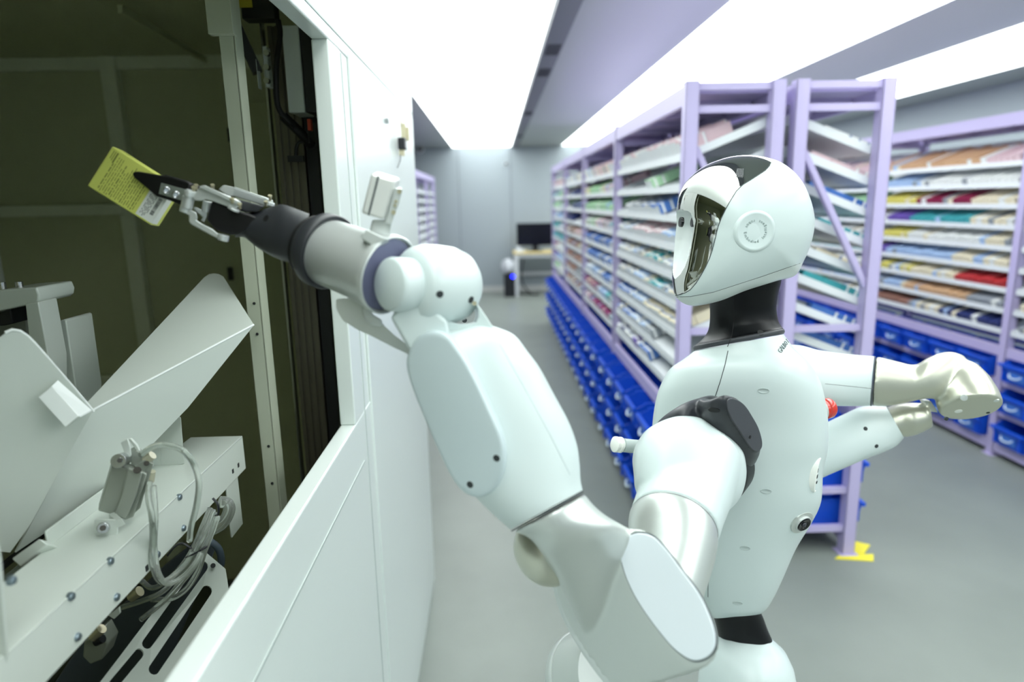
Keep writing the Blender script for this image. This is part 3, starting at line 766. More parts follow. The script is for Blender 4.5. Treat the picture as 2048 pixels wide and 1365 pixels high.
def smoothpoly(P, lo, hi, sub=6):
    Q = [Vector(p) for p in P[lo:hi]]; o = []
    E_ = [Q[0]*2-Q[1]]+Q+[Q[-1]*2-Q[-2]]
    for i in range(1, len(E_)-2):
        p0, p1, p2, p3 = E_[i-1:i+3]
        for k in range(sub):
            t = k/sub; o.append(.5*((2*p1)+(p2-p0)*t+(2*p0-5*p1+4*p2-p3)*t*t+(3*p1-p0-3*p2+p3)*t**3))
    o.append(Q[-1]); return [tuple(v) for v in (P[:lo])]+[tuple(v) for v in o]+[tuple(v) for v in P[hi:]]
VIS = smoothpoly(VIS, 0, 12)
def plate_w(z):
    """half width of the white face plate at height z above the head centre; pixel rows -> metres"""
    k = HY/F*.99
    y = 462-z/k
    T = [(418,.0),(420,.026),(424,.034),(434,.038),(448,.040),(480,.040),(506,.036),(528,.029),(542,.020),(550,.010),(555,0)]
    if y <= T[0][0] or y >= T[-1][0]: return 0, 0
    for (a, wa), (b_, wb) in zip(T, T[1:]):
        if a <= y <= b_:
            wv = wa+(wb-wa)*(y-a)/(b_-a); break
    D = [(418,.002),(424,.014),(445,.019),(480,.017),(520,.010),(545,.003),(555,0)]
    for (a, wa), (b_, wb) in zip(D, D[1:]):
        if a <= y <= b_:
            dv = wa+(wb-wa)*(y-a)/(b_-a); break
    return wv, dv
def headpt(ip, ir, side):
    o = OUT[ip]; rho = 1-(1-ir/NR)**1.6
    q = ec+(o-ec)*rho
    wv = HW*max(0, 1-rho**2.55)**(1/2.3)
    # jaw narrows towards the chin and the lower edge
    f_, z = q.x, q.y
    wv *= 1-.30*max(0, min(1, (-z-.0)/.13))**1.5
    wv *= 1-.22*max(0, min(1, (f_-.02)/.11))**2
    inpl = False
    pw, pdp = plate_w(z)
    if pw > 0 and f_ > .05 and wv < pw:
        inpl = True; f_ -= pdp*(1-(wv/pw)**4)
    return hc+hf*f_+hl*(wv*side)+hu*z, inpl
HB = {k: newbm() for k in ('shell','visor','face_plate','jaw')}
HV = {k: {} for k in HB}
NP = len(OUT)
PT = {}
for side in (1, -1):
    for ip in range(NP):
        for ir in range(0, NR+1):
            PT[(ip, ir, side)] = headpt(ip, ir, side)
HT = newbm()
for side in (1, -1):
    for ip in range(NP):
        for ir in range(NR):
            ks = [(ip,ir),((ip+1)%NP,ir),((ip+1)%NP,ir+1),(ip,ir+1)]
            if ir == 0: ks = ks[1:] if False else [ks[0], ks[2], ks[3]]
            cL = sum((PT[(a,b_,1)][0] for a, b_ in ks), Vector())/len(ks)
            pl = sum(PT[(a,b_,1)][1] for a, b_ in ks) >= 2
            pr = project(cL)
            zz = (cL-hc).z; ff = (cL-hc).dot(hf)
            if pl: key = 'face_plate'
            elif inpoly(pr, JAW) : key = 'jaw'
            elif inpoly(pr, VIS) and ff > -.085: key = 'visor'
            else: key = 'shell'
            vs = []
            for a, b_ in ks:
                kk = (a if b_ else 0, b_, side if b_ < NR else 0)
                if kk not in HV[key]: HV[key][kk] = HB[key].verts.new(PT[(a,b_,side)][0])
                vs.append(HV[key][kk])
            if len(set(vs)) == len(vs):
                try: HB[key].faces.new(vs if side == 1 else vs[::-1])
                except ValueError: pass
for k in HB:
    for f_ in list(HB[k].faces):
        if side == 1: HT.faces
hb = newbm()
head = None; parts = {}
allv = []; allf = []
for side in (1,):
    for ip in range(NP):
        for ir in range(1, NR):
            allf.append(tuple(len(allv)+i for i in range(4))); allv += [PT[(ip,ir,1)][0], PT[((ip+1)%NP,ir,1)][0], PT[((ip+1)%NP,ir+1,1)][0], PT[(ip,ir+1,1)][0]]
ht = BVHTree.FromPolygons(allv, allf)
head = obj('head', HB['shell'], m_rw, ROOT, smooth=60)
vis_o = obj('visor', HB['visor'], m_chr, head, smooth=99)
obj('face_plate', HB['face_plate'], mat('face_white',(216,222,222),.32), head, smooth=60)
obj('jaw', HB['jaw'], mat('jaw_white',(218,226,222),.36), head, smooth=60)
surfline('seam', ht, [(1353,594.3),(1381,593.5),(1426,585),(1522,554),(1600,527)], .0005, m_gap, head)
surfline('seam', ht, [tuple(v) for v in VIS[4:-4:3]], .0007, m_gap, head, steps=2)
for (x, y) in ((1357,444),(1381,444)):
    p, n_ = hit(ht, x, y); n_ = (hf*.97+Vector((0,0,.1))).normalized(); p = p-n_*.0028
    b = newbm(); lathe(b, p-n_*.004, n_, [(0,.0082),(.0042,.0082),(.0044,.0074),(.0038,.006),(.0036,.0003)], 28); obj('eye_camera', b, m_lens, head, smooth=40)
# ear disc with embossed ring of words
ep = hit(ht, 1511, 463)[0]; en = sum((hit(ht, 1511+dx, 463+dy)[1] for dx, dy in ((0,24),(24,0),(-24,0),(0,-24))), Vector())
en = en.normalized()
b = newbm(); lathe(b, ep-en*.0074, en, [(0,.0335),(.0045,.0325),(.0068,.0300),(.0078,.0285),(.0075,.0262),(.0070,.0245),(.0070,.0003)], 72); ear = obj('ear_disc', b, m_rw, head, smooth=80)
TXT = 'Embodied  Intelligent  robot  '
eX, eY = hf*1.0, hu
eX = (eX-en*eX.dot(en)).normalized(); eY = en.cross(eX).normalized()
if eY.z < 0: eY = -eY
eR = -eX   # to the right in the picture
b = newbm()
ang = PI+.08; per = 2*PI/len(TXT)
# proportional advance
adv = {'i':.55,'l':.5,' ':.75,'m':1.5,'I':.55,'t':.7,'r':.75,'E':1.1,'g':1.05}
tot = sum(adv.get(c_, 1) for c_ in TXT); cur = 0
for c_ in TXT:
    a_ = PI-.02+ (cur+adv.get(c_,1)/2)/tot*2*PI; cur += adv.get(c_,1)
    if c_ == ' ': continue
    cu = bpy.data.curves.new('t', 'FONT'); cu.body = c_; cu.size = .0062; cu.extrude = .0003; cu.align_x = 'CENTER'; cu.resolution_u = 2
    to = bpy.data.objects.new('t', cu); C.objects.link(to); dg = bpy.context.evaluated_depsgraph_get()
    me = bpy.data.meshes.new_from_object(to.evaluated_get(dg))
    rad = eR*math.cos(a_)+eY*math.sin(a_); X_ = eR*-math.sin(a_)+eY*math.cos(a_); Yv = -rad
    M_ = Matrix((X_, Yv, en)).transposed().to_4x4(); M_.translation = ep-en*.0002+rad*.0178
    me.transform(M_); b.from_mesh(me); bpy.data.objects.remove(to); bpy.data.curves.remove(cu); bpy.data.meshes.remove(me)
obj('lettering', b, mat('emboss_grey',(140,156,154),.4), ear)
# textured sensor patch on the crown
p, n_ = hit(ht, 1480, 346); X_ = (sp-n_*sp.dot(n_)).normalized(); Y_ = n_.cross(X_)
b = newbm(); R3 = Matrix((X_, Y_, n_)).transposed()
for i in range(5):
    for j in range(8): box(b, p+n_*.0004+X_*((i-2)*.0022)+Y_*((j-3.5)*.0022), (.0012,.0012,.0008), R3)
obj('sensor_mesh', b, m_steel, head)

# ---- waist and lower body down to the floor
WS = [sec((1425,1228),(1522,1226),1.20,.062,2.2), sec((1430,1245),(1528,1240),1.20,.06,2.2), sec((1434,1262),(1536,1262),1.20,.06,2.2), sec((1438,1285),(1549,1292),1.20,.062,2.2), sec((1440,1320),(1562,1330),1.20,.064,2.2)]
body('waist', WS, m_rb, ROOT, smooth=60)
c0 = at(1488,1300,1.19)
b = newbm()
prof = [(0,.002),(.004,.035),(.014,.058),(.030,.074),(.055,.086),(.09,.094),(.14,.096),(.30,.090),(.5,.08)]
zt = at(1488,1272,1.10).z-.062
lathe(b, (c0.x-.002,c0.y-.03,zt+.006), (0,0,-1), prof, 64); obj('hip_cover', b, m_rw, ROOT, smooth=60)
b = newbm(); lathe(b, (c0.x,c0.y-.02,zt-.49), (0,0,-1), [(0,.07),(.2,.075),(zt-.49-.26,.085)], 48); obj('column', b, m_rw, ROOT, smooth=50)
b = newbm(); loft(b, [sring((c0.x,c0.y-.02,z), Vector((1,0,0)), Vector((0,1,0)), r_, r_*.85, 3.2, 64) for z, r_ in ((.03,.20),(.05,.23),(.2,.23),(.26,.21),(.28,.16))]); obj('wheeled_base', b, m_rw, ROOT, smooth=50, bevel=.006)
for a_ in range(4):
    q = Vector((c0.x+.15*math.cos(a_*PI/2+.78), c0.y-.02+.12*math.sin(a_*PI/2+.78), .03)); b = newbm(); cyl(b, q-Vector((0,.015,0)), q+Vector((0,.015,0)), .03, n=32); obj('wheel', b, m_rb, ROOT, smooth=40)
# ================================================================ NEAR ARM
def polyY(pts, Y, g=None):
    return [at(x, y, (Y if g is None else Y+g(x, y))) for x, y in pts]
def extr(name, pts, Y, vec, m, parent, bevel=.004, rr=0, g=None, smooth=40, bseg=3):
    """outline sighted at depth Y, given real thickness along vec"""
    P = polyY(pts, Y, g)
    if rr: P = rounded(P, rr)
    b = newbm(); vec = Vector(vec); loft(b, [P, [p+vec for p in P]]); return obj(name, b, m, parent, smooth=smooth, bevel=bevel, bseg=bseg)
def curvepoly(pts, sub=4):
    return [tuple(v) for v in catclosed([Vector(p) for p in pts], sub)]
# black shoulder bracket
capo = curvepoly([(1447,791),(1466,793),(1484,806),(1500,830),(1514,856),(1522,885),(1520,902),(1508,908),(1494,897),(1474,866),(1454,836),(1444,810)])
gsh = lambda x, y: .10*((x-1480)/100)
capP = polyY(capo, .965, gsh)
cc = sum(capP, Vector())/len(capP); cn = Vector()
for i in range(len(capP)): cn += (capP[i]-cc).cross(capP[(i+1)%len(capP)]-cc)
cn.normalize()
if cn.dot(RO-cc) < 0: cn = -cn
back = (at(1420,854,1.05)-at(1482,850,.965))
def ringo(P, c, s, off): return [c+(p-c)*s+off for p in P]
AS0 = [sec((1452,800),(1462,850),1.03,.028,2.2), sec((1425,791),(1434,856),1.015,.034,2.2), sec((1400,796),(1406,860),1.01,.034,2.2), sec((1368,807),(1366,862),1.0,.032,2.2), sec((1334,828),(1334,866),1.01,.026,2.2), sec((1306,856),(1312,868),1.03,.014,2.2)]
def shoulder_fill(b):
    loft(b, [ringo(capP, cc, .93, cn*.004), ringo(capP, cc, 1.0, Vector()), ringo(capP, cc, 1.10, back*.08-Vector((0,0,.006))), ringo(capP, cc, 1.20, back*.22-Vector((0,0,.014))), ringo(capP, cc, 1.22, back*.42-Vector((0,0,.016))), ringo(capP, cc, 1.18, back*.62-Vector((0,0,.010))), ringo(capP, cc, .98, back*.76), ringo(capP, cc, .6, back*.84)])
    loft(b, ringsof(AS0, 40, 6))
b = newbm(); loft(b, [ringo(capP, cc, .93, cn*.004), ringo(capP, cc, 1.0, Vector()), ringo(capP, cc, 1.10, back*.08-Vector((0,0,.006))), ringo(capP, cc, 1.20, back*.22-Vector((0,0,.014))), ringo(capP, cc, 1.22, back*.42-Vector((0,0,.016))), ringo(capP, cc, 1.18, back*.62-Vector((0,0,.010))), ringo(capP, cc, .98, back*.76), ringo(capP, cc, .6, back*.84)]); bmesh.ops.recalc_face_normals(b, faces=b.faces); sht = BVHTree.FromBMesh(b); b.free()
shb = merged('shoulder_bracket', shoulder_fill, mat('shoulder_black',(44,46,51),.38), ROOT, .0022, 18)
b = newbm(); loft(b, [ringo(capP, cc, .90, cn*.003), ringo(capP, cc, .895, cn*.0052)]); obj('cover', b, m_rg, shb, smooth=30, bevel=.001)
b = newbm(); q, n_ = hit(sht, 1428, 821); X_, Y_, D_ = basis(n_); loft(b, [sring(q-D_*.004, X_, Y_, .0085, .0040, 2.2, 24), sring(q+D_*.0004, X_, Y_, .0085, .0040, 2.2, 24)]); obj('recess', b, mat('seam_black',(6,6,8),.6), shb)
b = newbm(); q = cc+cn*.005+(at(1490,874,.965)-at(1483,850,.965)); lathe(b, q, cn, [(0,.0028),(.001,.0028)], 16); obj('screw_hole', b, mat('seam_black',(6,6,8),.6), shb)
b = newbm(); q = at(1413,948,1.03); q2 = at(1440,925,1.075); lathe(b, q, q2-q, [(-.01,.03),(-.006,.056),(0,.0625),(.02,.0625),((q2-q).length,.06)], 64); obj('shoulder_joint', b, m_rb, shb, smooth=50)

# upper arm: horizontal shell and the limb that drops towards the viewer
US = [sec((1264.5,922),(1265.5,934),.985,.010,2.2), sec((1268,900),(1268,956),.98,.035,2.2), sec((1277,881),(1270,978),.975,.052,2.3), sec((1296,858),(1282,1000),.97,.062,2.4), sec((1330,840),(1312,1030),.965,.070,2.5), sec((1368,832),(1360,1050),.962,.072,2.5),
      sec((1408,839),(1402,1050),.962,.072,2.5), sec((1444,862),(1438,1035),.965,.068,2.5), sec((1472,886),(1462,1018),.97,.058,2.4), sec((1487,906),(1479,999),.975,.044,2.3), sec((1492,928),(1488,978),.98,.028,2.2), sec((1493.5,945),(1492.5,958),.982,.008,2.2)]

LS = [sec((1288,930),(1482,945),.955,.066,2), sec((1278,965),(1474,990),.93,.068,2), sec((1262,1000),(1456,1040),.90,.067,2), sec((1250,1030),(1443,1072),.873,.065,2)]

# silver elbow link: tilted rings along the limb's axis
def tring(c, d, r, rb=None, n=72, up_=(0,0,1)): X_, Y_, D_ = basis(d, up_); return sring(c, X_, Y_, r, rb or r, 2, n)
c0_, c1_ = at(1372,990,.93), at(1318,1180,.77)
dax = (c1_-c0_).normalized()
pr_ = [(at(1396,915,.975),.066),(at(1386,945,.955),.067),(at(1372,985,.93),.0665),(at(1357,1022,.90),.065),(at(1347,1052,.874),.0637)]
up = merged('upper_arm', lambda b: (loft(b, ringsof(US, 72, 6)), loft(b, [tring(p, dax, r) for p, r in pr_])), m_rw, ROOT, .0028, 14)
pr_ = [(at(1346,1052,.873),.0615),(at(1344.5,1056,.869),.0628),(at(1344,1068,.858),.0628),(at(1342,1095,.84),.060),(at(1340,1130,.82),.054),(at(1335,1165,.80),.049),(at(1325,1200,.78),.047)]
b = newbm(); loft(b, [tring(p, dax, r) for p, r in pr_]); obj('elbow_link', b, m_rs, ROOT, smooth=60)
b = newbm(); q = at(1345,1055,.87); loft(b, [tring(q, dax, .0630), tring(q+dax*.0012, dax, .0630)]); obj('seam_ring', b, m_gap, up, smooth=60)

# elbow housing with the oval cap
CAPO = curvepoly([(1232,1105),(1234,1078),(1250,1058),(1276,1051),(1306,1060),(1334,1088),(1366,1130),(1410,1190),(1436,1245),(1447,1285),(1444,1315),(1425,1335),(1394,1340),(1356,1316),(1322,1278),(1290,1235),(1262,1190),(1242,1145)], 5)
gc = lambda x, y: -.07*((x-1330)/110)*.6 - .03*((y-1195)/150)
CP = polyY(CAPO, .70, gc); ce = sum(CP, Vector())/len(CP)
cn2 = Vector()
for i in range(len(CP)): cn2 += (CP[i]-ce).cross(CP[(i+1)%len(CP)]-ce)
cn2.normalize()
if cn2.dot(RO-ce) < 0: cn2 = -cn2
hv = at(1158,1292,.80)-at(1296,1240,.70)
FN = [sec((1024,1065),(1168,986),.76,.055,2.1), sec((1040,1068),(1186,1010),.76,.056,2.1), sec((1062,1080),(1212,1032),.758,.057,2.1), sec((1085,1110),(1243,1050),.762,.058,2.2), sec((1108,1150),(1270,1072),.776,.056,2.2), sec((1135,1205),(1290,1120),.796,.056,2.2), sec((1165,1265),(1310,1170),.815,.054,2.2), sec((1185,1300),(1330,1230),.83,.05,2.2)]
def elbow_fill(b):
    loft(b, [ringo(CP, ce, .955, cn2*.0), ringo(CP, ce, .99, hv*.02), ringo(CP, ce, 1.01, hv*.08), ringo(CP, ce, 1.03, hv*.25), ringo(CP, ce, 1.045, hv*.6), ringo(CP, ce, 1.03, hv*1.0)])
    loft(b, ringsof(FN, 64, 6))
elb = merged('elbow_housing', elbow_fill, m_rs, ROOT, .0028, 30)
b = newbm(); loft(b, [ringo(CP, ce, .88, cn2*-.001), ringo(CP, ce, .88, cn2*.0018), ringo(CP, ce, .865, cn2*.0028)]); obj('oval_cap', b, mat('cap_white',(228,236,242),.3,coat=.2), elb, smooth=30)
b = newbm(); loft(b, [ringo(CP, ce, .90, cn2*-.001), ringo(CP, ce, .90, cn2*.0014)]); obj('cap_groove', b, m_gap, elb)
b = newbm(); loft(b, [ringo(CP, ce, 1.00, hv*.955), ringo(CP, ce, 1.05, hv*.965), ringo(CP, ce, 1.05, hv*.995), ringo(CP, ce, 1.01, hv*1.01)]); obj('rim', b, m_rs2, elb, smooth=40)
dc = at(1150,1330,.80)
b = newbm(); ax_ = (at(1100,1310,.86)-at(1230,1290,.76)).normalized()
q = at(1225,1350,.83)
lathe(b, q, ax_, [(0,.06),(.03,.064),(.072,.066),(.080,.063),(.086,.052),(.088,.03),(.088,.001)], 64); dr = obj('elbow_drum', b, m_rs, ROOT, smooth=50)
b = newbm(); lathe(b, q+ax_*.060, ax_, [(0,.0662),(.003,.0672),(.006,.0662)], 64); obj('rim', b, m_rs2, dr, smooth=50)

# forearm neck (silver)
b = newbm(); bmesh.ops.create_uvsphere(b, u_segments=48, v_segments=32, radius=1)
q = at(1092,1104,.80); ax2 = (at(1132,1180,.80)-at(1020,1062,.79)).normalized(); X_, Y_, D_ = basis(ax2)
for v in b.verts: v.co = q + D_*(v.co.z*.047)+X_*(v.co.x*.046)+Y_*(v.co.y*.040)
obj('neck_bulge', b, mat('silver_warm',(194,195,180),.32,metal=.68), elb, smooth=99)

# white forearm shell
FS = [sec((1021,1060),(1165,981),.762,.055,2.1), sec((1000,1042),(1161,960),.764,.055,2.1), sec((968,1012),(1159,928),.768,.055,2.2), sec((932,972),(1153,888),.772,.054,2.2), sec((905,925),(1136,842),.776,.053,2.2), sec((880,870),(1108,790),.78,.052,2.2),
      sec((858,812),(1080,738),.784,.050,2.2), sec((842,765),(1056,705),.787,.048,2.3), sec((832,725),(1030,672),.79,.045,2.3), sec((836,698),(1002,658),.792,.040,2.3), sec((846,680),(975,650),.794,.034,2.3), sec((862,672),(955,648),.796,.024,2.2)]
fa, ft = body('forearm', FS, m_rw, ROOT, smooth=60, keep=True, n=72)
b = newbm(); loft(b, ringsof([sec((1022,1062),(1166,982.5),.76,.0568,2.1), sec((1023.5,1064),(1168,985),.76,.0568,2.1)], 72, 2)); obj('seam_ring', b, m_gap, fa, smooth=60)
PADO = curvepoly([(813,720),(820,695),(838,672),(864,661),(892,668),(915,695),(945,745),(978,815),(1003,872),(1010,915),(1004,955),(985,984),(955,996),(925,984),(900,950),(876,900),(852,845),(828,785),(815,745)], 5)
gp = lambda x, y: -.052*((x-(815+(y-700)*.42))/190)
PP = [at(x, y, .755+gp(x, y)-.022*((y-700)/300)) for x, y in PADO]; pc = sum(PP, Vector())/len(PP)
tow = (at(960,840,.80)-at(940,845,.74))
b = newbm(); loft(b, [ringo(PP, pc, .90, tow*-.045), ringo(PP, pc, .955, tow*-.035), ringo(PP, pc, .99, tow*.0), ringo(PP, pc, 1.0, tow*.06), ringo(PP, pc, 1.0, tow*.5), ringo(PP, pc, .97, tow*1.0)])
bmesh.ops.recalc_face_normals(b, faces=b.faces); padt = BVHTree.FromBMesh(b)
pad = obj('side_pad', b, mat('pad_white',(204,218,221),.42), fa, smooth=60)
for (x, y) in ((993,917),(940,970)): 
    p, n_ = hit(padt, x, y); b = newbm(); lathe(b, p-n_*.002, n_, [(0,.0042),(.0023,.0042)], 20); s_ = obj('screw_hole', b, m_hole, fa)
surfline('seam', ft, [(1000,690),(1040,760),(1100,870),(1140,950)], .0004, mat('seam_pale',(190,202,204),.6), fa)
# fork that holds the wrist
vd = (at(880,640,.86)-at(880,640,.78))
fk = extr('wrist_fork', [(781,636),(796,612),(818,582),(846,588),(858,600),(872,622),(884,634),(895,642),(905,690),(880,740),(826,715)], .752, vd*.35, m_rw, fa, bevel=.004)
extr('wrist_fork', [(890,640),(905,645),(922,649),(940,648),(952,645),(957,634),(956,618),(950,603),(962,618),(978,642),(996,670),(1010,720),(930,740),(892,700)], .775, vd*.9, m_rw, fa, bevel=.003)
b = newbm()
for (x, y, Y_) in ((846,593,.750),(949,607,.773)):
    q = at(x, y, Y_); d_ = (RO-q).normalized(); lathe(b, q-d_*.002, d_, [(0,.0026),(.0030,.0026),(.0030,.0018),(.002,.0015)], 16)
obj('screw', b, m_gold, fa, smooth=30)

# wrist: knob and rounded drum on one axis
wa = at(776,569,.748); wb = at(905,572,.815); wd = (wb-wa).normalized()
b = newbm(); lathe(b, wa, wd, [(0,.0003),(.0005,.0275),(.003,.0302),(.006,.031),(.036,.031),(.040,.029)], 72); wr = obj('wrist_knob', b, m_rw, ROOT, smooth=50)
b = newbm(); lathe(b, wa+wd*.028, wd, [(0,.030),(.003,.039),(.010,.0445),(.022,.0478),(.040,.0485),(.060,.0475),(.076,.043),(.086,.035),(.090,.02),(.091,.0005)], 80)
bmesh.ops.recalc_face_normals(b, faces=b.faces); wt = BVHTree.FromBMesh(b); wdm = obj('wrist_drum', b, m_rw, ROOT, smooth=70)
for (x, y) in ((880,589),(942,600),(929,641)):
    p, n_ = hit(wt, x, y); b = newbm(); lathe(b, p-n_*.002, n_, [(0,.0042),(.0023,.0042)], 20); obj('screw_hole', b, m_hole, wdm)
# silver barrel between wrist and gripper
ba = at(768,547,.793); bb = at(657,505,.845); bd2 = (bb-ba).normalized(); BL = (bb-ba).length
b = newbm(); lathe(b, ba-bd2*.004, bd2, [(0,.040),(0,.0455),(.004,.0465),(.006,.0455),(.030,.0445),(.032,.0432),(BL+.004,.0415),(BL+.006,.040)], 80); bar_ = obj('wrist_barrel', b, m_rs2, ROOT, smooth=40)
b = newbm(); lathe(b, ba-bd2*.0052, -bd2, [(-.0005,.0435),(.0004,.0435),(.0004,.0001)], 64); obj('inner_face', b, mat('flange_grey',(116,118,146),.4,metal=.2), bar_, smooth=40)
b = newbm(); V0 = [tring(ba+bd2*o_, bd2, r_, n=80) for o_, r_ in ((-.001,.044),(-.001,.0472),(-.0035,.0482),(-.010,.0478),(-.0112,.0465),(-.0100,.0450),(-.005,.0445))]; loft(b, V0, False, False); obj('flange', b, m_rs2, bar_, smooth=40)
lev = extr('wrist_lever', [(672,598),(672,618),(686,642),(715,660),(748,675),(784,694),(822,712),(815,690),(790,672),(772,655),(758,640),(742,636),(730,628),(722,608),(700,596)], .80, (at(740,640,.85)-at(740,640,.80)), m_rs, ROOT, bevel=.004, rr=.003)
extr('fairing', [(724,607),(722,622),(728,640),(745,652),(765,655),(765,640),(748,630),(738,618),(736,600)], .795, (at(740,640,.81)-at(740,640,.80)), m_rs2, lev, bevel=.003)
# sensor box on its bracket above the barrel
sv = (at(770,395,.83)-at(770,395,.80))
sn = extr('sensor_bracket', [(735,478),(758,480),(765,497),(779,474),(784,448),(797,412),(806,378),(800,374),(786,376),(770,440),(745,440)], .795, sv*.3, m_rs2, ROOT, bevel=.0015)
b = newbm()
def quad3(p, Y): return [at(x, y, Y) for x, y in p]
fr = [(743,346),(792,361),(768,440),(722,427)]
bk = [at(x+10, y-4, .822) for x, y in fr]
P0 = rounded(quad3(fr, .785), .004, 5); P1 = rounded(bk, .004, 5)
loft(b, [P0, P1]); sb_ = obj('sensor_box', b, mat('sensor_silver',(226,228,224),.35,metal=.3), sn, smooth=35, bevel=.003)
b = newbm(); bar(b, at(757,352,.7845), at(737,431,.7845), .0008, .002); obj('seam', b, m_gap, sb_)
extr('edge_plate', [(791,376),(805,378),(799,408),(783,449),(770,446)], .784, sv*.2, m_rs2, sn, bevel=.001)
b = newbm()
for (x, y) in ((799,383),(787,425)):
    q = at(x, y, .783); d_ = (RO-q).normalized(); lathe(b, q-d_*.001, d_, [(0,.0026),(.0022,.0026),(.0022,.0018),(.0012,.0014)], 16)
for (x, y) in ((792,403),(790,411)): q = at(x, y, .7835); box(b, q, (.003,.002,.003))
q = at(738,474,.772); d_ = Vector((-.2,-.5,.85)).normalized(); lathe(b, q-d_*.001, d_, [(0,.0032),(.0016,.0032),(.0016,.002),(.001,.0018)], 20)
obj('screw', b, m_gold, sn, smooth=30)
extr('foot', [(721,475),(733,458),(760,472),(775,478),(750,492),(744,491)], .762, Vector((0,.012,-.004)), m_rs2, sn, bevel=.001)

# black gripper body
ra = bb+bd2*-.004
b = newbm(); lathe(b, ra, bd2, [(0,.040),(0,.0462),(.002,.0475),(.014,.0475),(.022,.0425),(.026,.041),(.027,.036)], 72); gr = obj('gripper_body', b, m_gb, ROOT, smooth=40)
b = newbm(); lathe(b, ra+bd2*.014, bd2, [(0,.040),(.018,.040),(.020,.036)], 64); obj('gap_ring', b, mat('seam_black',(6,6,8),.6), gr, smooth=40)
GS = [sec((619,428),(582,526),.862,.036,2.1), sec((600,421),(566,522),.866,.036,2.1), sec((576,412),(545,513),.872,.035,2.1), sec((562,409),(533,507),.876,.033,2.1), sec((548,412),(522,500),.88,.030,2.1), sec((533,417),(510,492),.884,.027,2.1), sec((516,423),(499,483),.888,.025,2.2), sec((500,425),(488,475),.892,.024,2.3), sec((480,424),(470,475),.896,.024,2.4)]
b = newbm(); loft(b, ringsof(GS, 64, 6)); bmesh.ops.recalc_face_normals(b, faces=b.faces); gt = BVHTree.FromBMesh(b); gs = obj('wrist_cone', b, m_gb, gr, smooth=60)
for (x, y, r_) in ((532,437,.0045),): 
    p, n_ = hit(gt, x, y); b = newbm(); lathe(b, p-n_*.002, n_, [(0,r_),(.0024,r_)], 20); obj('screw_hole', b, mat('seam_black',(6,6,8),.6), gr)
b = newbm(); p, n_ = hit(gt, 617,454); lathe(b, ra+bd2*.018+(at(621,451,.83)-ra).normalized()*0, bd2, [(0,.01),(.001,.01)], 8); b.clear(); q = at(619,453,.822); lathe(b, q, (RO-q).normalized(), [(-.004,.004),(.002,.004),(.003,.002)], 16); q = at(594,537,.83); lathe(b, q, (RO-q).normalized(), [(-.004,.004),(.002,.004),(.003,.002)], 16); obj('screw', b, m_steel, gr, smooth=40)
extr('gripper_block', [(424,402),(413,440),(433,461),(460,470),(478,470),(500,455),(516,435),(500,428),(470,420),(445,408)], .868, (at(450,430,.93)-at(450,430,.868)), mat('seam_black2',(12,12,15),.45), gr, bevel=.003)
extr('top_deck', [(436,404),(452,399),(480,400),(512,408),(530,412),(515,425),(492,424),(462,416)], .872, (at(450,430,.93)-at(450,430,.872)), m_gb, gr, bevel=.002)
# silver links; crop coordinates of a close view, nine per pixel
def g(pts): return [(340+x/9.1, 350+y/9.1) for x, y in pts]
lv = (at(440,400,.905)-at(440,400,.895))
lk = obj
extr('finger_link', g([(545,230),(600,190),(650,190),(720,235),(1210,440),(1290,500),(1280,560),(1215,600),(1170,630),(1050,580),(780,480),(640,440),(600,470),(480,470),(430,450),(420,400),(500,270)]), .862, lv*.9, m_rs2, gr, bevel=.0012)
extr('finger_link', g([(530,210),(620,185),(1290,490),(1290,515),(1240,540),(1060,470),(560,240)]), .857, lv*.5, m_rs2, gr, bevel=.0008)
extr('finger_link', g([(955,195),(1000,185),(1180,230),(1750,410),(1880,470),(1870,560),(1830,575),(1720,560),(1530,500),(1180,390),(1090,400),(1000,340),(880,270)]), .915, lv*.9, m_rs2, gr, bevel=.0012)
extr('finger_link', g([(1150,220),(1200,225),(1760,420),(1700,460),(1140,260)]), .905, lv*.5, m_rs2, gr, bevel=.0006)
extr('finger_link', g([(210,600),(380,640),(480,690),(500,780),(480,830),(600,900),(780,990),(860,1060),(1040,1120),(1040,1180),(1000,1210),(900,1195),(840,1150),(380,900),(345,840),(345,740),(220,680)]), .866, lv*1.1, m_rs2, gr, bevel=.0012)
extr('finger_link', g([(430,590),(480,590),(680,690),(680,760),(620,860),(560,830),(600,770),(440,640)]), .885, lv*.8, m_rs2, gr, bevel=.0008)
def gcyl(name, a, b_, Y, r, m, par=gr): bb_ = newbm(); cyl(bb_, at(*g([a])[0], Y), at(*g([b_])[0], Y), r, n=28); return obj(name, bb_, m, par, smooth=40, bevel=.0006)
gcyl('knuckle', (385,280), (310,610), .868, .0062, m_rs2)
gcyl('knuckle', (370,300), (355,400), .8665, .0068, m_rs2)
gcyl('knuckle', (330,400), (270,680), .870, .0066, m_rs2)
gcyl('knuckle', (690,480), (660,680), .885, .0058, m_rs2)
gcyl('pivot', (1170,600), (1150,640), .862, .0075, m_rs2)
gcyl('pivot', (980,1090), (960,1195), .866, .0068, m_rs2)
gcyl('pivot', (1830,500), (1820,560), .910, .0055, m_rs2)
b = newbm()
for (x, y, Y) in ((430,245,.866),(475,205,.89),(775,205,.89),(1130,450,.855),(1270,550,.857),(1820,400,.905),(1745,505,.905)):
    q = at(*g([(x, y)])[0], Y); lathe(b, q, (RO-q+Vector((0,0,1.5))).normalized(), [(-.005,.0018),(.0,.0018),(.0,.0026),(.0022,.0026),(.0022,.0015)], 14)
obj('screw', b, m_gold, gr, smooth=30)
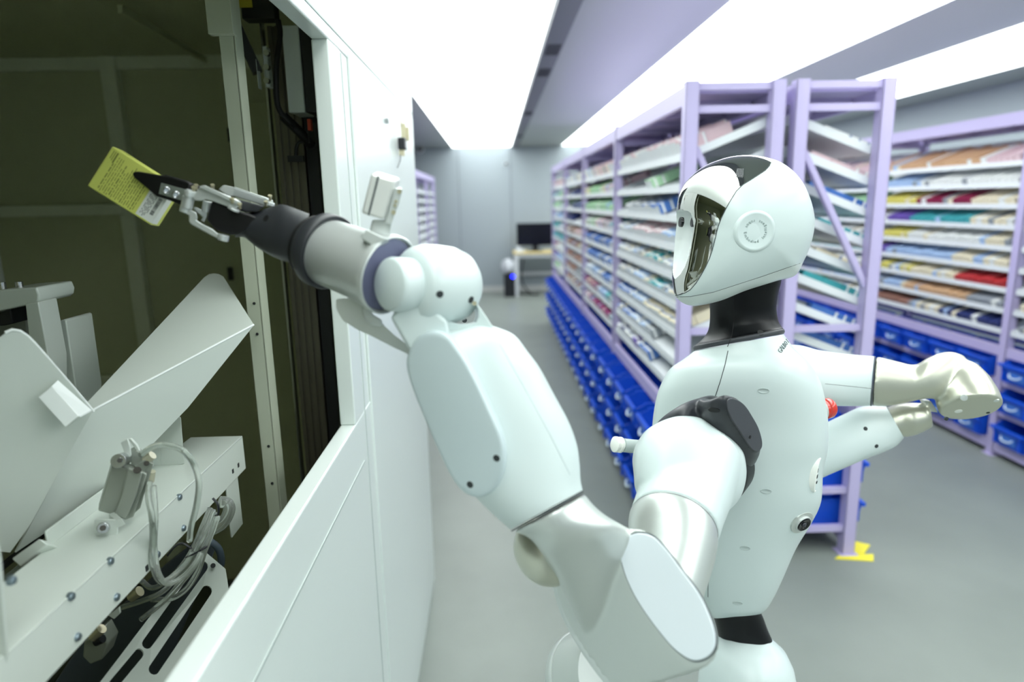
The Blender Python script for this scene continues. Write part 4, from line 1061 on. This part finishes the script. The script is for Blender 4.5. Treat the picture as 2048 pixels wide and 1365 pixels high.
# fingers
fv = Vector((0,.010,0))
f1 = extr('finger', [(264,349),(266,344),(274,343),(315,350),(345,355),(373,363),(380,368),(370,412),(358,409),(340,402),(312,393),(290,374),(268,356)], .880, fv, mat('rubber_black',(10,10,12),.55), gr, bevel=.002, g=lambda x, y: (373-x)/110*.012)
extr('mount_plate', [(322,366),(374,380),(368,403),(317,388)], .8785, fv*.3, mat('plate_silver',(190,200,196),.3,metal=.7), f1, bevel=.0006, g=lambda x, y: (373-x)/110*.012)
b = newbm()
for (x, y) in ((333,381),(352,390)):
    q = at(x, y, .8783+(373-x)/110*.012); lathe(b, q, (RO-q).normalized(), [(-.001,.0048),(.002,.0048),(.0026,.0036),(.0012,.002),(.0012,.0001)], 20)
obj('screw', b, m_steel, f1, smooth=30)
extr('finger', [(330,350),(366,361),(400,374),(402,384),(392,390),(360,378),(322,366),(300,352)], .945, fv, mat('rubber_black',(10,10,12),.55), gr, bevel=.002, g=lambda x, y: (400-x)/110*-.012)

# ---- yellow carton held between the fingers
Ybx = .9005
TL, BL_, BR, TR = at(219,287,Ybx+.004), at(180,377,Ybx-.004), at(307,452,Ybx-.004), at(345,371,Ybx+.004)
e1 = ((TR-TL)+(BR-BL_))/2; e2 = ((BL_-TL)+(BR-TR))/2; e2 = e2-e1*(e2.dot(e1)/e1.length_squared)
n3 = e1.cross(e2).normalized()
if n3.y < 0: n3 = -n3
o0 = (TL+TR+BL_+BR)/4-e1/2-e2/2
bxt = thing('medicine_box', 'yellow medicine carton with white barcode label gripped by the robot fingers', 'box', o0+e1/2+e2)
U, V_, Wd = e1.normalized(), e2.normalized(), .026
LL, HH = e1.length, e2.length
def bq(u, v, w=0): return o0+U*(u*LL)+V_*(v*HH)+n3*w
b = newbm(); loft(b, [[bq(0,0),bq(1,0),bq(1,1),bq(0,1)], [bq(0,0,Wd),bq(1,0,Wd),bq(1,1,Wd),bq(0,1,Wd)]]); obj('carton', b, mat('carton_yellow_bright',(214,220,112),.45), bxt, bevel=.0012)
def bplate(bm, u0, u1, v0, v1, t=.0004): loft(bm, [[bq(u0,v0,-t),bq(u1,v0,-t),bq(u1,v1,-t),bq(u0,v1,-t)], [bq(u0,v0,.0003),bq(u1,v0,.0003),bq(u1,v1,.0003),bq(u0,v1,.0003)]])
b = newbm(); bplate(b, .74, .998, .02, .96, .0003); 
loft(b, [[bq(1.003,.02,-.0003),bq(1.003,.96,-.0003),bq(1.003,.96,Wd*.6),bq(1.003,.02,Wd*.6)], [bq(.999,.02,-.0003),bq(.999,.96,-.0003),bq(.999,.96,Wd*.6),bq(.999,.02,Wd*.6)]])
obj('white_label', b, mat('label_white',(232,236,228),.5), bxt)
b = newbm(); rr_ = random.Random(5)
# rows of fine print (columns of dashes running along the short side)
u = .12
for k in range(17):
    v = rr_.choice((.12,.2,.3)); u = .13+k*.034
    if k in (6,): v = .35
    while v < .93:
        l_ = rr_.uniform(.03,.16); bplate(b, u, u+(.007 if k%5 else .012), v, min(v+l_, .95), .0003); v += l_+rr_.uniform(.012,.04)
for k in range(3): bplate(b, .055+k*.028, .055+k*.028+(.018 if k == 2 else .008), .06, .24+.03*k, .0003)
obj('fine_print', b, mat('print_dark',(112,118,54),.6), bxt)
b = newbm()
for k in range(16):
    v = .40+k*.026; bplate(b, .905, .955, v, v+rr_.choice((.008,.014,.018)), .0006)
for k in range(5):
    v = .12
    while v < .85:
        l_ = rr_.uniform(.04,.12); bplate(b, .78+k*.022, .786+k*.022, v, v+l_, .0006); v += l_+.03
obj('barcode', b, mat('print_black',(50,54,50),.6), bxt)

# ================================================================ FAR ARM
FU = [sec((1560,690),(1600,800),1.30,.05,2.1), sec((1600,691),(1636,808),1.30,.055,2.1), sec((1640,701),(1668,812),1.30,.056,2.1), sec((1700,709),(1712,813),1.30,.054,2.1), sec((1748,713),(1740,812),1.30,.052,2.1)]
fu, fut = body('upper_arm', FU, m_rw, ROOT, smooth=60, keep=True)
surfline('seam', fut, [(1650,768),(1700,773),(1745,778)], .0004, m_gap, fu)
XC, sax = at(1746,763,1.30), (at(1900,760,1.285)-at(1746,763,1.30)).normalized()
b = newbm(); loft(b, ringsof([sec((1748.5,712.5),(1740.5,812.5),1.30,.0525,2.1), sec((1751,713),(1743,812.5),1.30,.0522,2.1)], 56, 2)); obj('seam_ring', b, m_gap, fu, smooth=60)
FE = [sec((1751,714),(1744,811),1.30,.050,2.0), sec((1762,715),(1756,813),1.30,.050,2.0), sec((1795,723),(1785,811),1.298,.044,2.0), sec((1829,730),(1822,804),1.295,.038,2.1), sec((1852,718),(1852,798),1.295,.04,2.2), sec((1878,707),(1885,800),1.30,.045,2.2), sec((1905,704),(1915,800),1.305,.044,2.2), sec((1930,712),(1940,790),1.31,.036,2.2)]
# end disc: an oval facing the viewer from below
dcn = at(1941,815,1.255); dtop = at(1912,735,1.325)
dax2 = Vector((-.10,-.60,-.62)).normalized()
EX = (at(1998,797,1.255)-at(1884,835,1.255)); EX = (EX-dax2*EX.dot(dax2)); ra_ = EX.length/2; EX.normalize(); EY = dax2.cross(EX)
st = dtop-dcn
def far_elbow(b):
    loft(b, ringsof(FE, 56, 6)); far_disc(b)
def far_disc(b): loft(b, [sring(dcn+dax2*.003, EX, EY, ra_*.95, ra_*.95, 2, 72), sring(dcn, EX, EY, ra_, ra_, 2, 72), sring(dcn+st*.25, EX, EY, ra_*1.0, ra_*1.0, 2, 72), sring(dcn+st*.6, EX, EY, ra_*.90, ra_*.9, 2, 72), sring(dcn+st*.9, EX, EY, ra_*.70, ra_*.74, 2, 72), sring(dcn+st*1.08, EX, EY, ra_*.4, ra_*.45, 2, 72)])
b = newbm(); far_disc(b); bmesh.ops.recalc_face_normals(b, faces=b.faces); ett = BVHTree.FromBMesh(b)
b.free(); eh = merged('elbow_housing', far_elbow, mat('silver_warm',(194,195,180),.32,metal=.68), ROOT, .0028, 20)
for (x, y, mm, r_) in ((1928,796,m_rs2,.0062),(1993,802,m_rs2,.005),(1976,826,m_hole,.0035),(1893,838,m_hole,.0035),(1917,823,mat('port_white',(244,246,240),.35),.007)):
    p, n_ = hit(ett, x, y); b = newbm(); lathe(b, p-n_*.002, n_, [(0,r_),(.0026,r_),(.003,r_*.7)], 20); obj('screw_cap' if mm is not m_hole else 'screw_hole', b, mm, eh, smooth=40)
# silver connecting neck + forearm folding back
FB = [sec((1858,800),(1866,850),1.31,.03,2.1), sec((1846,806),(1862,856),1.315,.034,2.1), sec((1820,806),(1836,869),1.32,.038,2.1), sec((1796,808),(1816,874),1.33,.040,2.1), sec((1775,815),(1806,874),1.335,.041,2.1)]
b = newbm(); loft(b, ringsof(FB, 56, 6)); obj('forearm_neck', b, mat('silver_warm',(194,195,180),.32,metal=.68), ROOT, smooth=60)
extr('bracket', [(1848,802),(1862,803),(1872,818),(1876,826),(1862,824)], 1.30, Vector((0,.02,0)), m_rs2, eh, bevel=.001)
FF = [sec((1772,813),(1808,876),1.336,.042,2.1), sec((1750,812),(1792,893),1.34,.047,2.3), sec((1722,814),(1762,907),1.34,.051,2.5), sec((1690,828),(1728,920),1.34,.052,2.6), sec((1640,852),(1668,946),1.34,.052,2.6), sec((1590,876),(1614,968),1.34,.050,2.5), sec((1540,900),(1560,975),1.34,.044,2.4)]
ff_, fft = body('forearm', FF, m_rw, ROOT, smooth=60, keep=True)
for (x, y) in ((1731,858),(1753,893)):
    p, n_ = hit(fft, x, y); b = newbm(); lathe(b, p-n_*.002, n_, [(0,.0042),(.0023,.0042)], 20); obj('screw_hole', b, m_hole, ff_)
# ================================================================ MACHINE INSIDE THE CABINET
m_mw = mat('machine_white', (212,220,212), .32, coat=.2)
m_mg = mat('cylinder_grey', (168,174,164), .35, metal=.35)
XB = -.50
mach = thing('dispensing_beam', 'long white steel channel beam with hex bolts and hanging brackets inside the cabinet', 'machine', (XB-.05,.95,.9))
zt_, zb_ = atX(485,872,XB).z, atX(485,945,XB).z
Ye = atX(485,872,XB).y
b = newbm()
box2(b, (XB-.003,.05,zb_),(XB,Ye,zt_)); box2(b, (XB-.10,.05,zt_-.003),(XB,Ye,zt_)); box2(b, (XB-.03,.05,zb_),(XB-.001,Ye,zb_+.003))
obj('channel', b, m_mw, mach, bevel=.0012)
b = newbm(); q = atX(480,955,XB+.001); box2(b, (XB-.006,q.y-.055,zb_-.10),(XB-.003,q.y,zb_+.02)); obj('drop_tab', b, m_mw, mach, bevel=.001)
q = atX(418,862,XB-.075)
b = newbm(); box2(b, (XB-.103,Ye-.42,zt_-.01),(XB-.10,Ye-.12,zt_+.022)); obj('rear_lip', b, m_mw, mach, bevel=.001)
b = newbm()
for (x, y) in ((358,995),(220,1123),(141,1194),(366,1057),(232,1195),(154,1275),(22,1162),(314,1110)):
    q = atX(x, y, XB); lathe(b, q, (1,0,0), [(-.002,.0052),(.0012,.0052),(.0035,.0042),(.0042,.0015)], 12)
obj('bolt', b, mat('bolt_zinc',(150,166,176),.3,metal=.8), mach, smooth=30)
b = newbm()
for (x, y) in ((466,943),(477,931),(294,1137)): q = atX(x, y, XB+.0005); box(b, q, (.001,.006,.008))
obj('slot', b, m_dk, mach)
# clevis bracket above the beam (white folded tab)
extr('tab', [(316,834),(356,833),(362,836),(369,928),(322,938)], 1.10, Vector((-.02,.03,0)), m_mw, mach, bevel=.001)
extr('tab', [(318,838),(322,936),(300,930),(296,860)], 1.10, Vector((-.003,.02,0)), m_mw, mach, bevel=.001)
# V-shaped chute: folded sheet on the right, rounded sheet on the left
cht = thing('sheet_chute', 'large folded white sheet-metal chute with a rounded corner rising above the beam', 'chute', at(185,1000,.9))
A_ = at(507,650,1.20); B_ = at(183,822,.93)
Cn = at(436,550,1.36); Dn = at(403,556,1.36); En = at(170,828,1.10)
def onp(px, py, a, b_, c):
    n_ = (b_-a).cross(c-a); d_ = ray(px, py); return RO+d_*((a-RO).dot(n_)/d_.dot(n_))
P = [A_]+[onp(x, y, A_, B_, at(430,550,1.36)) for x, y in ((447,555),(438,550),(428,548.5),(418,550),(409,556),(170,812))]+[B_]
def sheet(name, P, th, m, par):
    c = sum(P, Vector())/len(P); nn = Vector()
    for i in range(len(P)): nn += (P[i]-c).cross(P[(i+1)%len(P)]-c)
    nn.normalize(); b = newbm()
    vs0 = [b.verts.new(p+nn*th/2) for p in P]; vs1 = [b.verts.new(p-nn*th/2) for p in P]
    c0 = b.verts.new(c+nn*th/2); c1 = b.verts.new(c-nn*th/2)
    for i in range(len(P)):
        j = (i+1) % len(P); b.faces.new((vs0[i], vs0[j], c0)); b.faces.new((vs1[j], vs1[i], c1)); b.faces.new((vs0[j], vs0[i], vs1[i], vs1[j]))
    return obj(name, b, m, par)
sheet('upper_plate', P, .003, m_mw, cht)
sheet('front_plate', [A_, B_]+[onp(x, y, A_, B_, at(210,985,.97)) for x, y in ((30,1105),(210,985),(375,815))], .003, m_mw, cht)
b = newbm(); tube(b, [A_, (A_+B_)/2, B_], .0022, 8, smooth=0); obj('fold', b, mat('fold_white',(236,242,238),.3), cht, smooth=60)
ch2 = thing('sheet_flap', 'rounded white sheet-metal flap with a bent tab at the far left of the machine', 'chute', at(60,900,.8))
LP = [(184,824),(150,780),(105,728),(70,688),(55,673),(40,663),(24,660),(10,666),(-30,700),(-60,900),(-20,1100),(20,1105),(60,1050)]
sheet('plate', [at(x, y, .855+(x-60)*.0003) for x, y in LP], .003, m_mw, ch2)
b = newbm(); tube(b, [at(x, y, .857+(x-60)*.0004) for x, y in [(187,824),(150,780),(105,728),(70,688),(55,673),(40,663),(24,660),(10,666)]], .0022, 8, smooth=0); obj('edge', b, mat('fold_white',(236,242,238),.3), ch2, smooth=60)
b = newbm(); P0 = [at(103,772,.845), at(115,760,.86), at(182,820,.88), at(158,833,.85)]
loft(b, [P0, [p+Vector((0,.003,-.003)) for p in P0]]); P1 = [at(103,772,.845), at(158,833,.85), at(130,855,.84), at(76,795,.835)]; loft(b, [P1, [p+Vector((0,.003,0)) for p in P1]]); obj('bent_tab', b, mat('fold_white',(236,242,238),.3), ch2, bevel=.001)
# trough plates under the chute
tr = thing('side_trough', 'narrow white tray running beside the beam under the chute', 'tray', at(100,1080,.85))
extr('tray', [(10,1150),(30,1135),(220,975),(330,890),(335,905),(240,1000),(40,1170)], .90, Vector((-.004,0,-.03)), m_mw, tr, bevel=.001, g=lambda x, y: (x-10)*.0012)
extr('slot_strip', [(0,1128),(210,962),(300,893),(302,900),(212,972),(2,1140)], .88, Vector((-.003,0,-.006)), m_dk, tr, bevel=0, g=lambda x, y: (x-10)*.0012)
extr('block', [(22,1118),(78,1078),(95,1090),(40,1135)], .80, Vector((0,.02,-.015)), m_mw, tr, bevel=.002)
# box-shaped machine head at the left edge
mh = thing('motor_housing', 'white square housing with a black motor and cap screws at the left edge', 'machine', at(60,900,1.5))
extr('crosshead', [(-60,600),(0,580),(72,575),(78,590),(77,602),(70,608),(0,622),(-60,640)], 1.15, Vector((0,.10,0)), m_mw, mh, bevel=.003)
extr('frame_leg', [(50,608),(76,604),(98,720),(100,820),(72,790),(58,680)], 1.14, Vector((0,.05,0)), m_mw, mh, bevel=.002)
extr('side_box', [(88,652),(128,639),(132,642),(154,790),(150,860),(100,860),(92,740)], 1.20, Vector((0,.08,0)), m_mw, mh, bevel=.002)
extr('side_tab', [(80,628),(86,628),(90,648),(88,655),(82,652)], 1.17, Vector((0,.02,0)), m_mw, mh, bevel=.001)
extr('motor', [(-40,600),(20,614),(26,648),(10,652),(-40,655)], 1.20, Vector((0,.05,0)), m_blk, mh, bevel=.002)
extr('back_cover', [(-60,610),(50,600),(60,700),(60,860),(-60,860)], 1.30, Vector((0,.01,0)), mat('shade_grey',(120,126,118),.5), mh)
b = newbm()
for (x, y) in ((5,574),(39,573)): 
    q = at(x, y, 1.18); cyl(b, q-Vector((0,0,.01)), q+Vector((0,0,.008)), .006, n=16)
obj('cap_screw', b, m_steel, mh, smooth=30)
b = newbm(); box2(b, at(-30,430,1.9), at(10,600,1.93)); obj('support', b, m_mw, mh)
# pneumatic cylinder
pn = thing('pneumatic_cylinder', 'small grey pneumatic cylinder on a white clevis above the beam', 'cylinder', at(230,1050,.95))
axp0, axp1 = at(222,1030,.94), at(262,935,.98)
def pz(pts): return [(150+x/3.25, 820+y/3.25) for x, y in pts]
def extrp(name, pts, Y, *a, **k): return extr(name, pts, Y-.066, *a, **k)
def atp(x, y, Y): return at(x, y, Y-.066)
pv = Vector((-.012,.022,0))
extrp('barrel', pz([(240,360),(320,380),(430,400),(470,420),(440,520),(380,700),(330,720),(230,680),(150,660)]), .94, pv, m_mg, pn, bevel=.002)
extrp('barrel_side', pz([(345,385),(440,410),(400,560),(335,715),(255,690),(300,560)]), .93, pv*.4, m_mg, pn, bevel=.002)
extrp('barrel_side', pz([(445,380),(510,350),(425,640),(345,712),(440,430)]), .95, pv*1.4, m_mg, pn, bevel=.001)
extrp('end_cap', pz([(380,365),(450,330),(512,352),(440,405)]), .948, pv*1.2, m_mg, pn, bevel=.001)
extrp('top_block', pz([(360,290),(400,268),(440,292),(428,350),(365,365)]), .955, pv, m_mg, pn, bevel=.001)
b = newbm()
for (x, y, r_) in ((320,320,.0095),): 
    q = atp(*pz([(x, y)])[0], .95); q2 = atp(*pz([(x-40, y+14)])[0], .925); cyl(b, q, q2, r_, n=28); cyl(b, q2, q2+(q2-q)*.02, r_*.55, n=20)
obj('pivot_bolt', b, m_steel, pn, smooth=40, bevel=.001)
q = atp(*pz([(290,330)])[0], .9245); b = newbm(); lathe(b, q, (RO-q), [(0,.0034),(.001,.0034)], 6); obj('hex_socket', b, mat('socket_brown',(62,60,54),.5), pn)
extrp('clevis', pz([(295,215),(340,190),(355,240),(362,300),(340,330),(320,280)]), .945, Vector((0,.003,0)), m_mw, pn, bevel=.0008)
extrp('clevis', pz([(340,190),(362,190),(400,230),(418,270),(400,268),(380,240)]), .96, Vector((0,.004,0)), m_mw, pn, bevel=.0008)
extrp('foot_bracket', pz([(122,722),(135,712),(262,718),(272,735),(272,828),(133,828)]), .915, Vector((0,.004,0)), m_mw, pn, bevel=.001)
extrp('foot_bracket', pz([(262,718),(300,705),(330,745),(272,770),(272,828)]), .915, Vector((-.02,.02,0)), m_mw, pn, bevel=.001)
b = newbm(); q = atp(*pz([(195,762)])[0], .918); q2 = atp(*pz([(180,770)])[0], .905); cyl(b, q, q2, .0075, n=24); obj('foot_bolt', b, m_steel, pn, smooth=40, bevel=.001)
b = newbm(); q = atp(*pz([(180,770)])[0], .9045); lathe(b, q, (RO-q), [(0,.004),(.001,.004)], 6); obj('hex_socket', b, mat('socket_brown',(62,60,54),.5), pn)
b = newbm(); q = atp(*pz([(405,395)])[0], .927); lathe(b, q, (RO-q+Vector((0,0,1))), [(0,.005),(.0012,.005),(.0012,.004)], 24); q = atp(*pz([(465,350)])[0], .943); lathe(b, q, (RO-q+Vector((0,0,1))), [(0,.0036),(.001,.0036)], 20); obj('port_hole', b, mat('socket_brown',(62,60,54),.5), pn)
b = newbm(); q = atp(*pz([(505,295)])[0], .955); q2 = atp(*pz([(460,330)])[0], .955); cyl(b, q, q2, .006, n=20); q = atp(*pz([(495,400)])[0], .96); q2 = atp(*pz([(485,465)])[0], .96); cyl(b, q, q2, .006, n=20); obj('air_fitting', b, mat('fitting_cream',(206,204,180),.35,metal=.3), pn, smooth=40)
# clear air hoses
m_hose = mat('clear_hose', (226,232,226), .08, trans=.8, ior=1.3, spec=.8)
ho = thing('air_hose_bundle', 'bundle of clear air hoses looping from the cylinder below the beam', 'hoses', at(300,1150,.95))
HS = [[(430,290,.90),(520,235,.89),(620,235,.89),(710,270,.89),(775,360,.91),(805,480,.90),(790,620,.90),(755,760,.90),(745,850,.905)],
      [(485,465,.90),(478,560,.88),(500,700,.88),(505,850,.92),(500,960,.92),(515,1050,.92),(560,1120,.93),(640,1080,.94),(720,1000,.94),(770,930,.93)],
      [(510,500,.90),(520,700,.885),(515,900,.92),(540,1060,.92),(600,1130,.93),(700,1090,.94),(780,1000,.93),(820,930,.92)],
      [(900,650,.96),(850,780,.94),(790,900,.93),(740,1000,.93),(640,1110,.93),(560,1190,.93),(420,1250,.94),(290,1290,.95)],
      [(920,670,.96),(870,800,.94),(820,930,.93),(760,1040,.92),(650,1170,.92),(560,1260,.92),(430,1365,.92)],
      [(880,640,.97),(830,760,.95),(770,900,.94),(700,1010,.94),(600,1110,.95),(500,1160,.95),(430,1110,.96)],
      [(930,690,.95),(890,800,.94),(840,930,.93),(800,1050,.93),(720,1170,.93),(620,1230,.94),(500,1235,.95)]]
for k_, h in enumerate(HS):
    if k_ < 3: h = [(x, y, Y-.05*math.sin(PI*min(1, (i+.5)/len(h)))) for i, (x, y, Y) in enumerate(h)]
    b = newbm(); tube(b, [at(150+x/3.25, 820+y/3.25, Y) for x, y, Y in h], .0042, 10, smooth=6); obj('hose', b, m_hose, ho, smooth=99)
b = newbm(); q = at(*pz([(790,925)])[0], .928); tube(b, [q+Vector((.016*math.cos(a_*PI/8), .01*math.sin(a_*PI/8), .008*math.cos(a_*PI/8)-.002*math.sin(a_*PI/8))) for a_ in range(-2,15)], .0014, 6, smooth=0)
tube(b, [at(*pz([p_])[0], .925) for p_ in [(760,905),(700,870),(650,890),(600,950)]], .0016, 6); tube(b, [at(*pz([p_])[0], .95) for p_ in [(895,575),(930,620),(930,680),(912,690)]], .0018, 6); obj('cable_tie', b, m_blk, ho, smooth=60)
bc_ = newbm(); tube(bc_, [at(*pz([p_])[0], 1.05) for p_ in [(940,600),(990,610),(1000,660),(960,740),(890,780)]], .010, 10); obj('hose_end', bc_, m_hose, ho, smooth=99)
cb = newbm(); tube(cb, [at(*pz([p_])[0], 1.05) for p_ in [(850,840),(930,900),(950,1000),(900,1080)]], .006, 10); o = obj('cable', cb, mat('cable_grey',(70,84,96),.5), smooth=60); tag(recentre(o), 'thick grey cable curving down behind the clear hoses', 'cable')
# slotted cover plate below
sl = thing('slotted_cover', 'grey-white sloping cover plate with long rounded slots under the beam', 'cover', at(380,1250,.9))
m_sl = mat('cover_grey', (190,198,190), .4)
def slotted(name, outer, holes, Yf, th, m, par):
    b = newbm(); P = [at(x, y, Yf(x, y)) for x, y in outer]; hs = [[at(x, y, Yf(x, y)) for x, y in h] for h in holes]
    es = []
    for lp in [P]+hs:
        vs = [b.verts.new(p) for p in lp]
        for i in range(len(vs)): es.append(b.edges.new((vs[i], vs[(i+1)%len(vs)])))
    bmesh.ops.triangle_fill(b, use_beauty=True, use_dissolve=False, edges=es)
    o = obj(name, b, m, par); md = o.modifiers.new('s', 'SOLIDIFY'); md.thickness = th; return o
def slot(x0, y0, x1, y1, w):
    dx, dy = x1-x0, y1-y0; L = math.hypot(dx, dy); ux, uy = dx/L, dy/L; out = []
    a0 = math.atan2(uy, ux)
    for k in range(7): a_ = a0-PI/2+PI*k/6; out.append((x1+w*math.cos(a_), y1+w*math.sin(a_)))
    for k in range(7): a_ = a0+PI/2+PI*k/6; out.append((x0+w*math.cos(a_), y0+w*math.sin(a_)))
    return out
outer = [(405,1102),(450,1140),(456,1180),(440,1240),(380,1420),(150,1420),(200,1365),(300,1235)]
holes = [slot(293,1290,404,1135,11), slot(306,1342,412,1184,11), slot(225,1372,276,1310,10)]
slotted('cover_plate', outer, holes, lambda x, y: 1.035+(1102-y)*.0006+(x-400)*.0004, .003, m_sl, sl)
b = newbm(); q = at(426,1132,1.02); lathe(b, q, (RO-q), [(0,.004),(.002,.004)], 12); obj('screw_hole', b, m_dk, sl)
# valve fittings below the beam
vf = thing('valve_block', 'small grey valve with brass fittings hanging below the beam', 'valve', at(195,1310,.85))
extr('valve_body', [(168,1285),(200,1262),(215,1290),(205,1320),(180,1330),(165,1315)], .86, Vector((0,.03,0)), m_mg, vf, bevel=.002)
b = newbm(); cyl(b, at(186,1275,.85), at(204,1258,.85), .007, n=16); obj('fitting', b, m_gold, vf, smooth=40)
b = newbm(); cyl(b, at(262,1195,.93), at(280,1183,.93), .008, n=16); obj('fitting', b, m_gold, vf, smooth=40)
b = newbm(); cyl(b, at(192,1285,.85), at(206,1278,.85), .006, n=16); obj('valve_knob', b, m_blk, vf, smooth=40)
extr('mount_tab', [(215,1232),(238,1215),(240,1228),(228,1240)], .86, Vector((0,.004,0)), m_mw, vf, bevel=.001)
dkp = thing('lower_guard', 'dark blue-grey sheet behind the valves low in the cabinet', 'panel', at(250,1300,1.2))
extr('sheet', [(110,1365),(160,1290),(330,1130),(420,1060),(430,1100),(300,1420),(100,1420)], 1.15, Vector((0,.005,0)), mat('guard_slate',(84,92,104),.3), dkp)

extr('front_leg', [(-40,1083),(-6,1088),(0,1130),(12,1290),(14,1330),(-40,1340)], .60, Vector((-.002,.006,0)), m_mw, mach, bevel=.001)
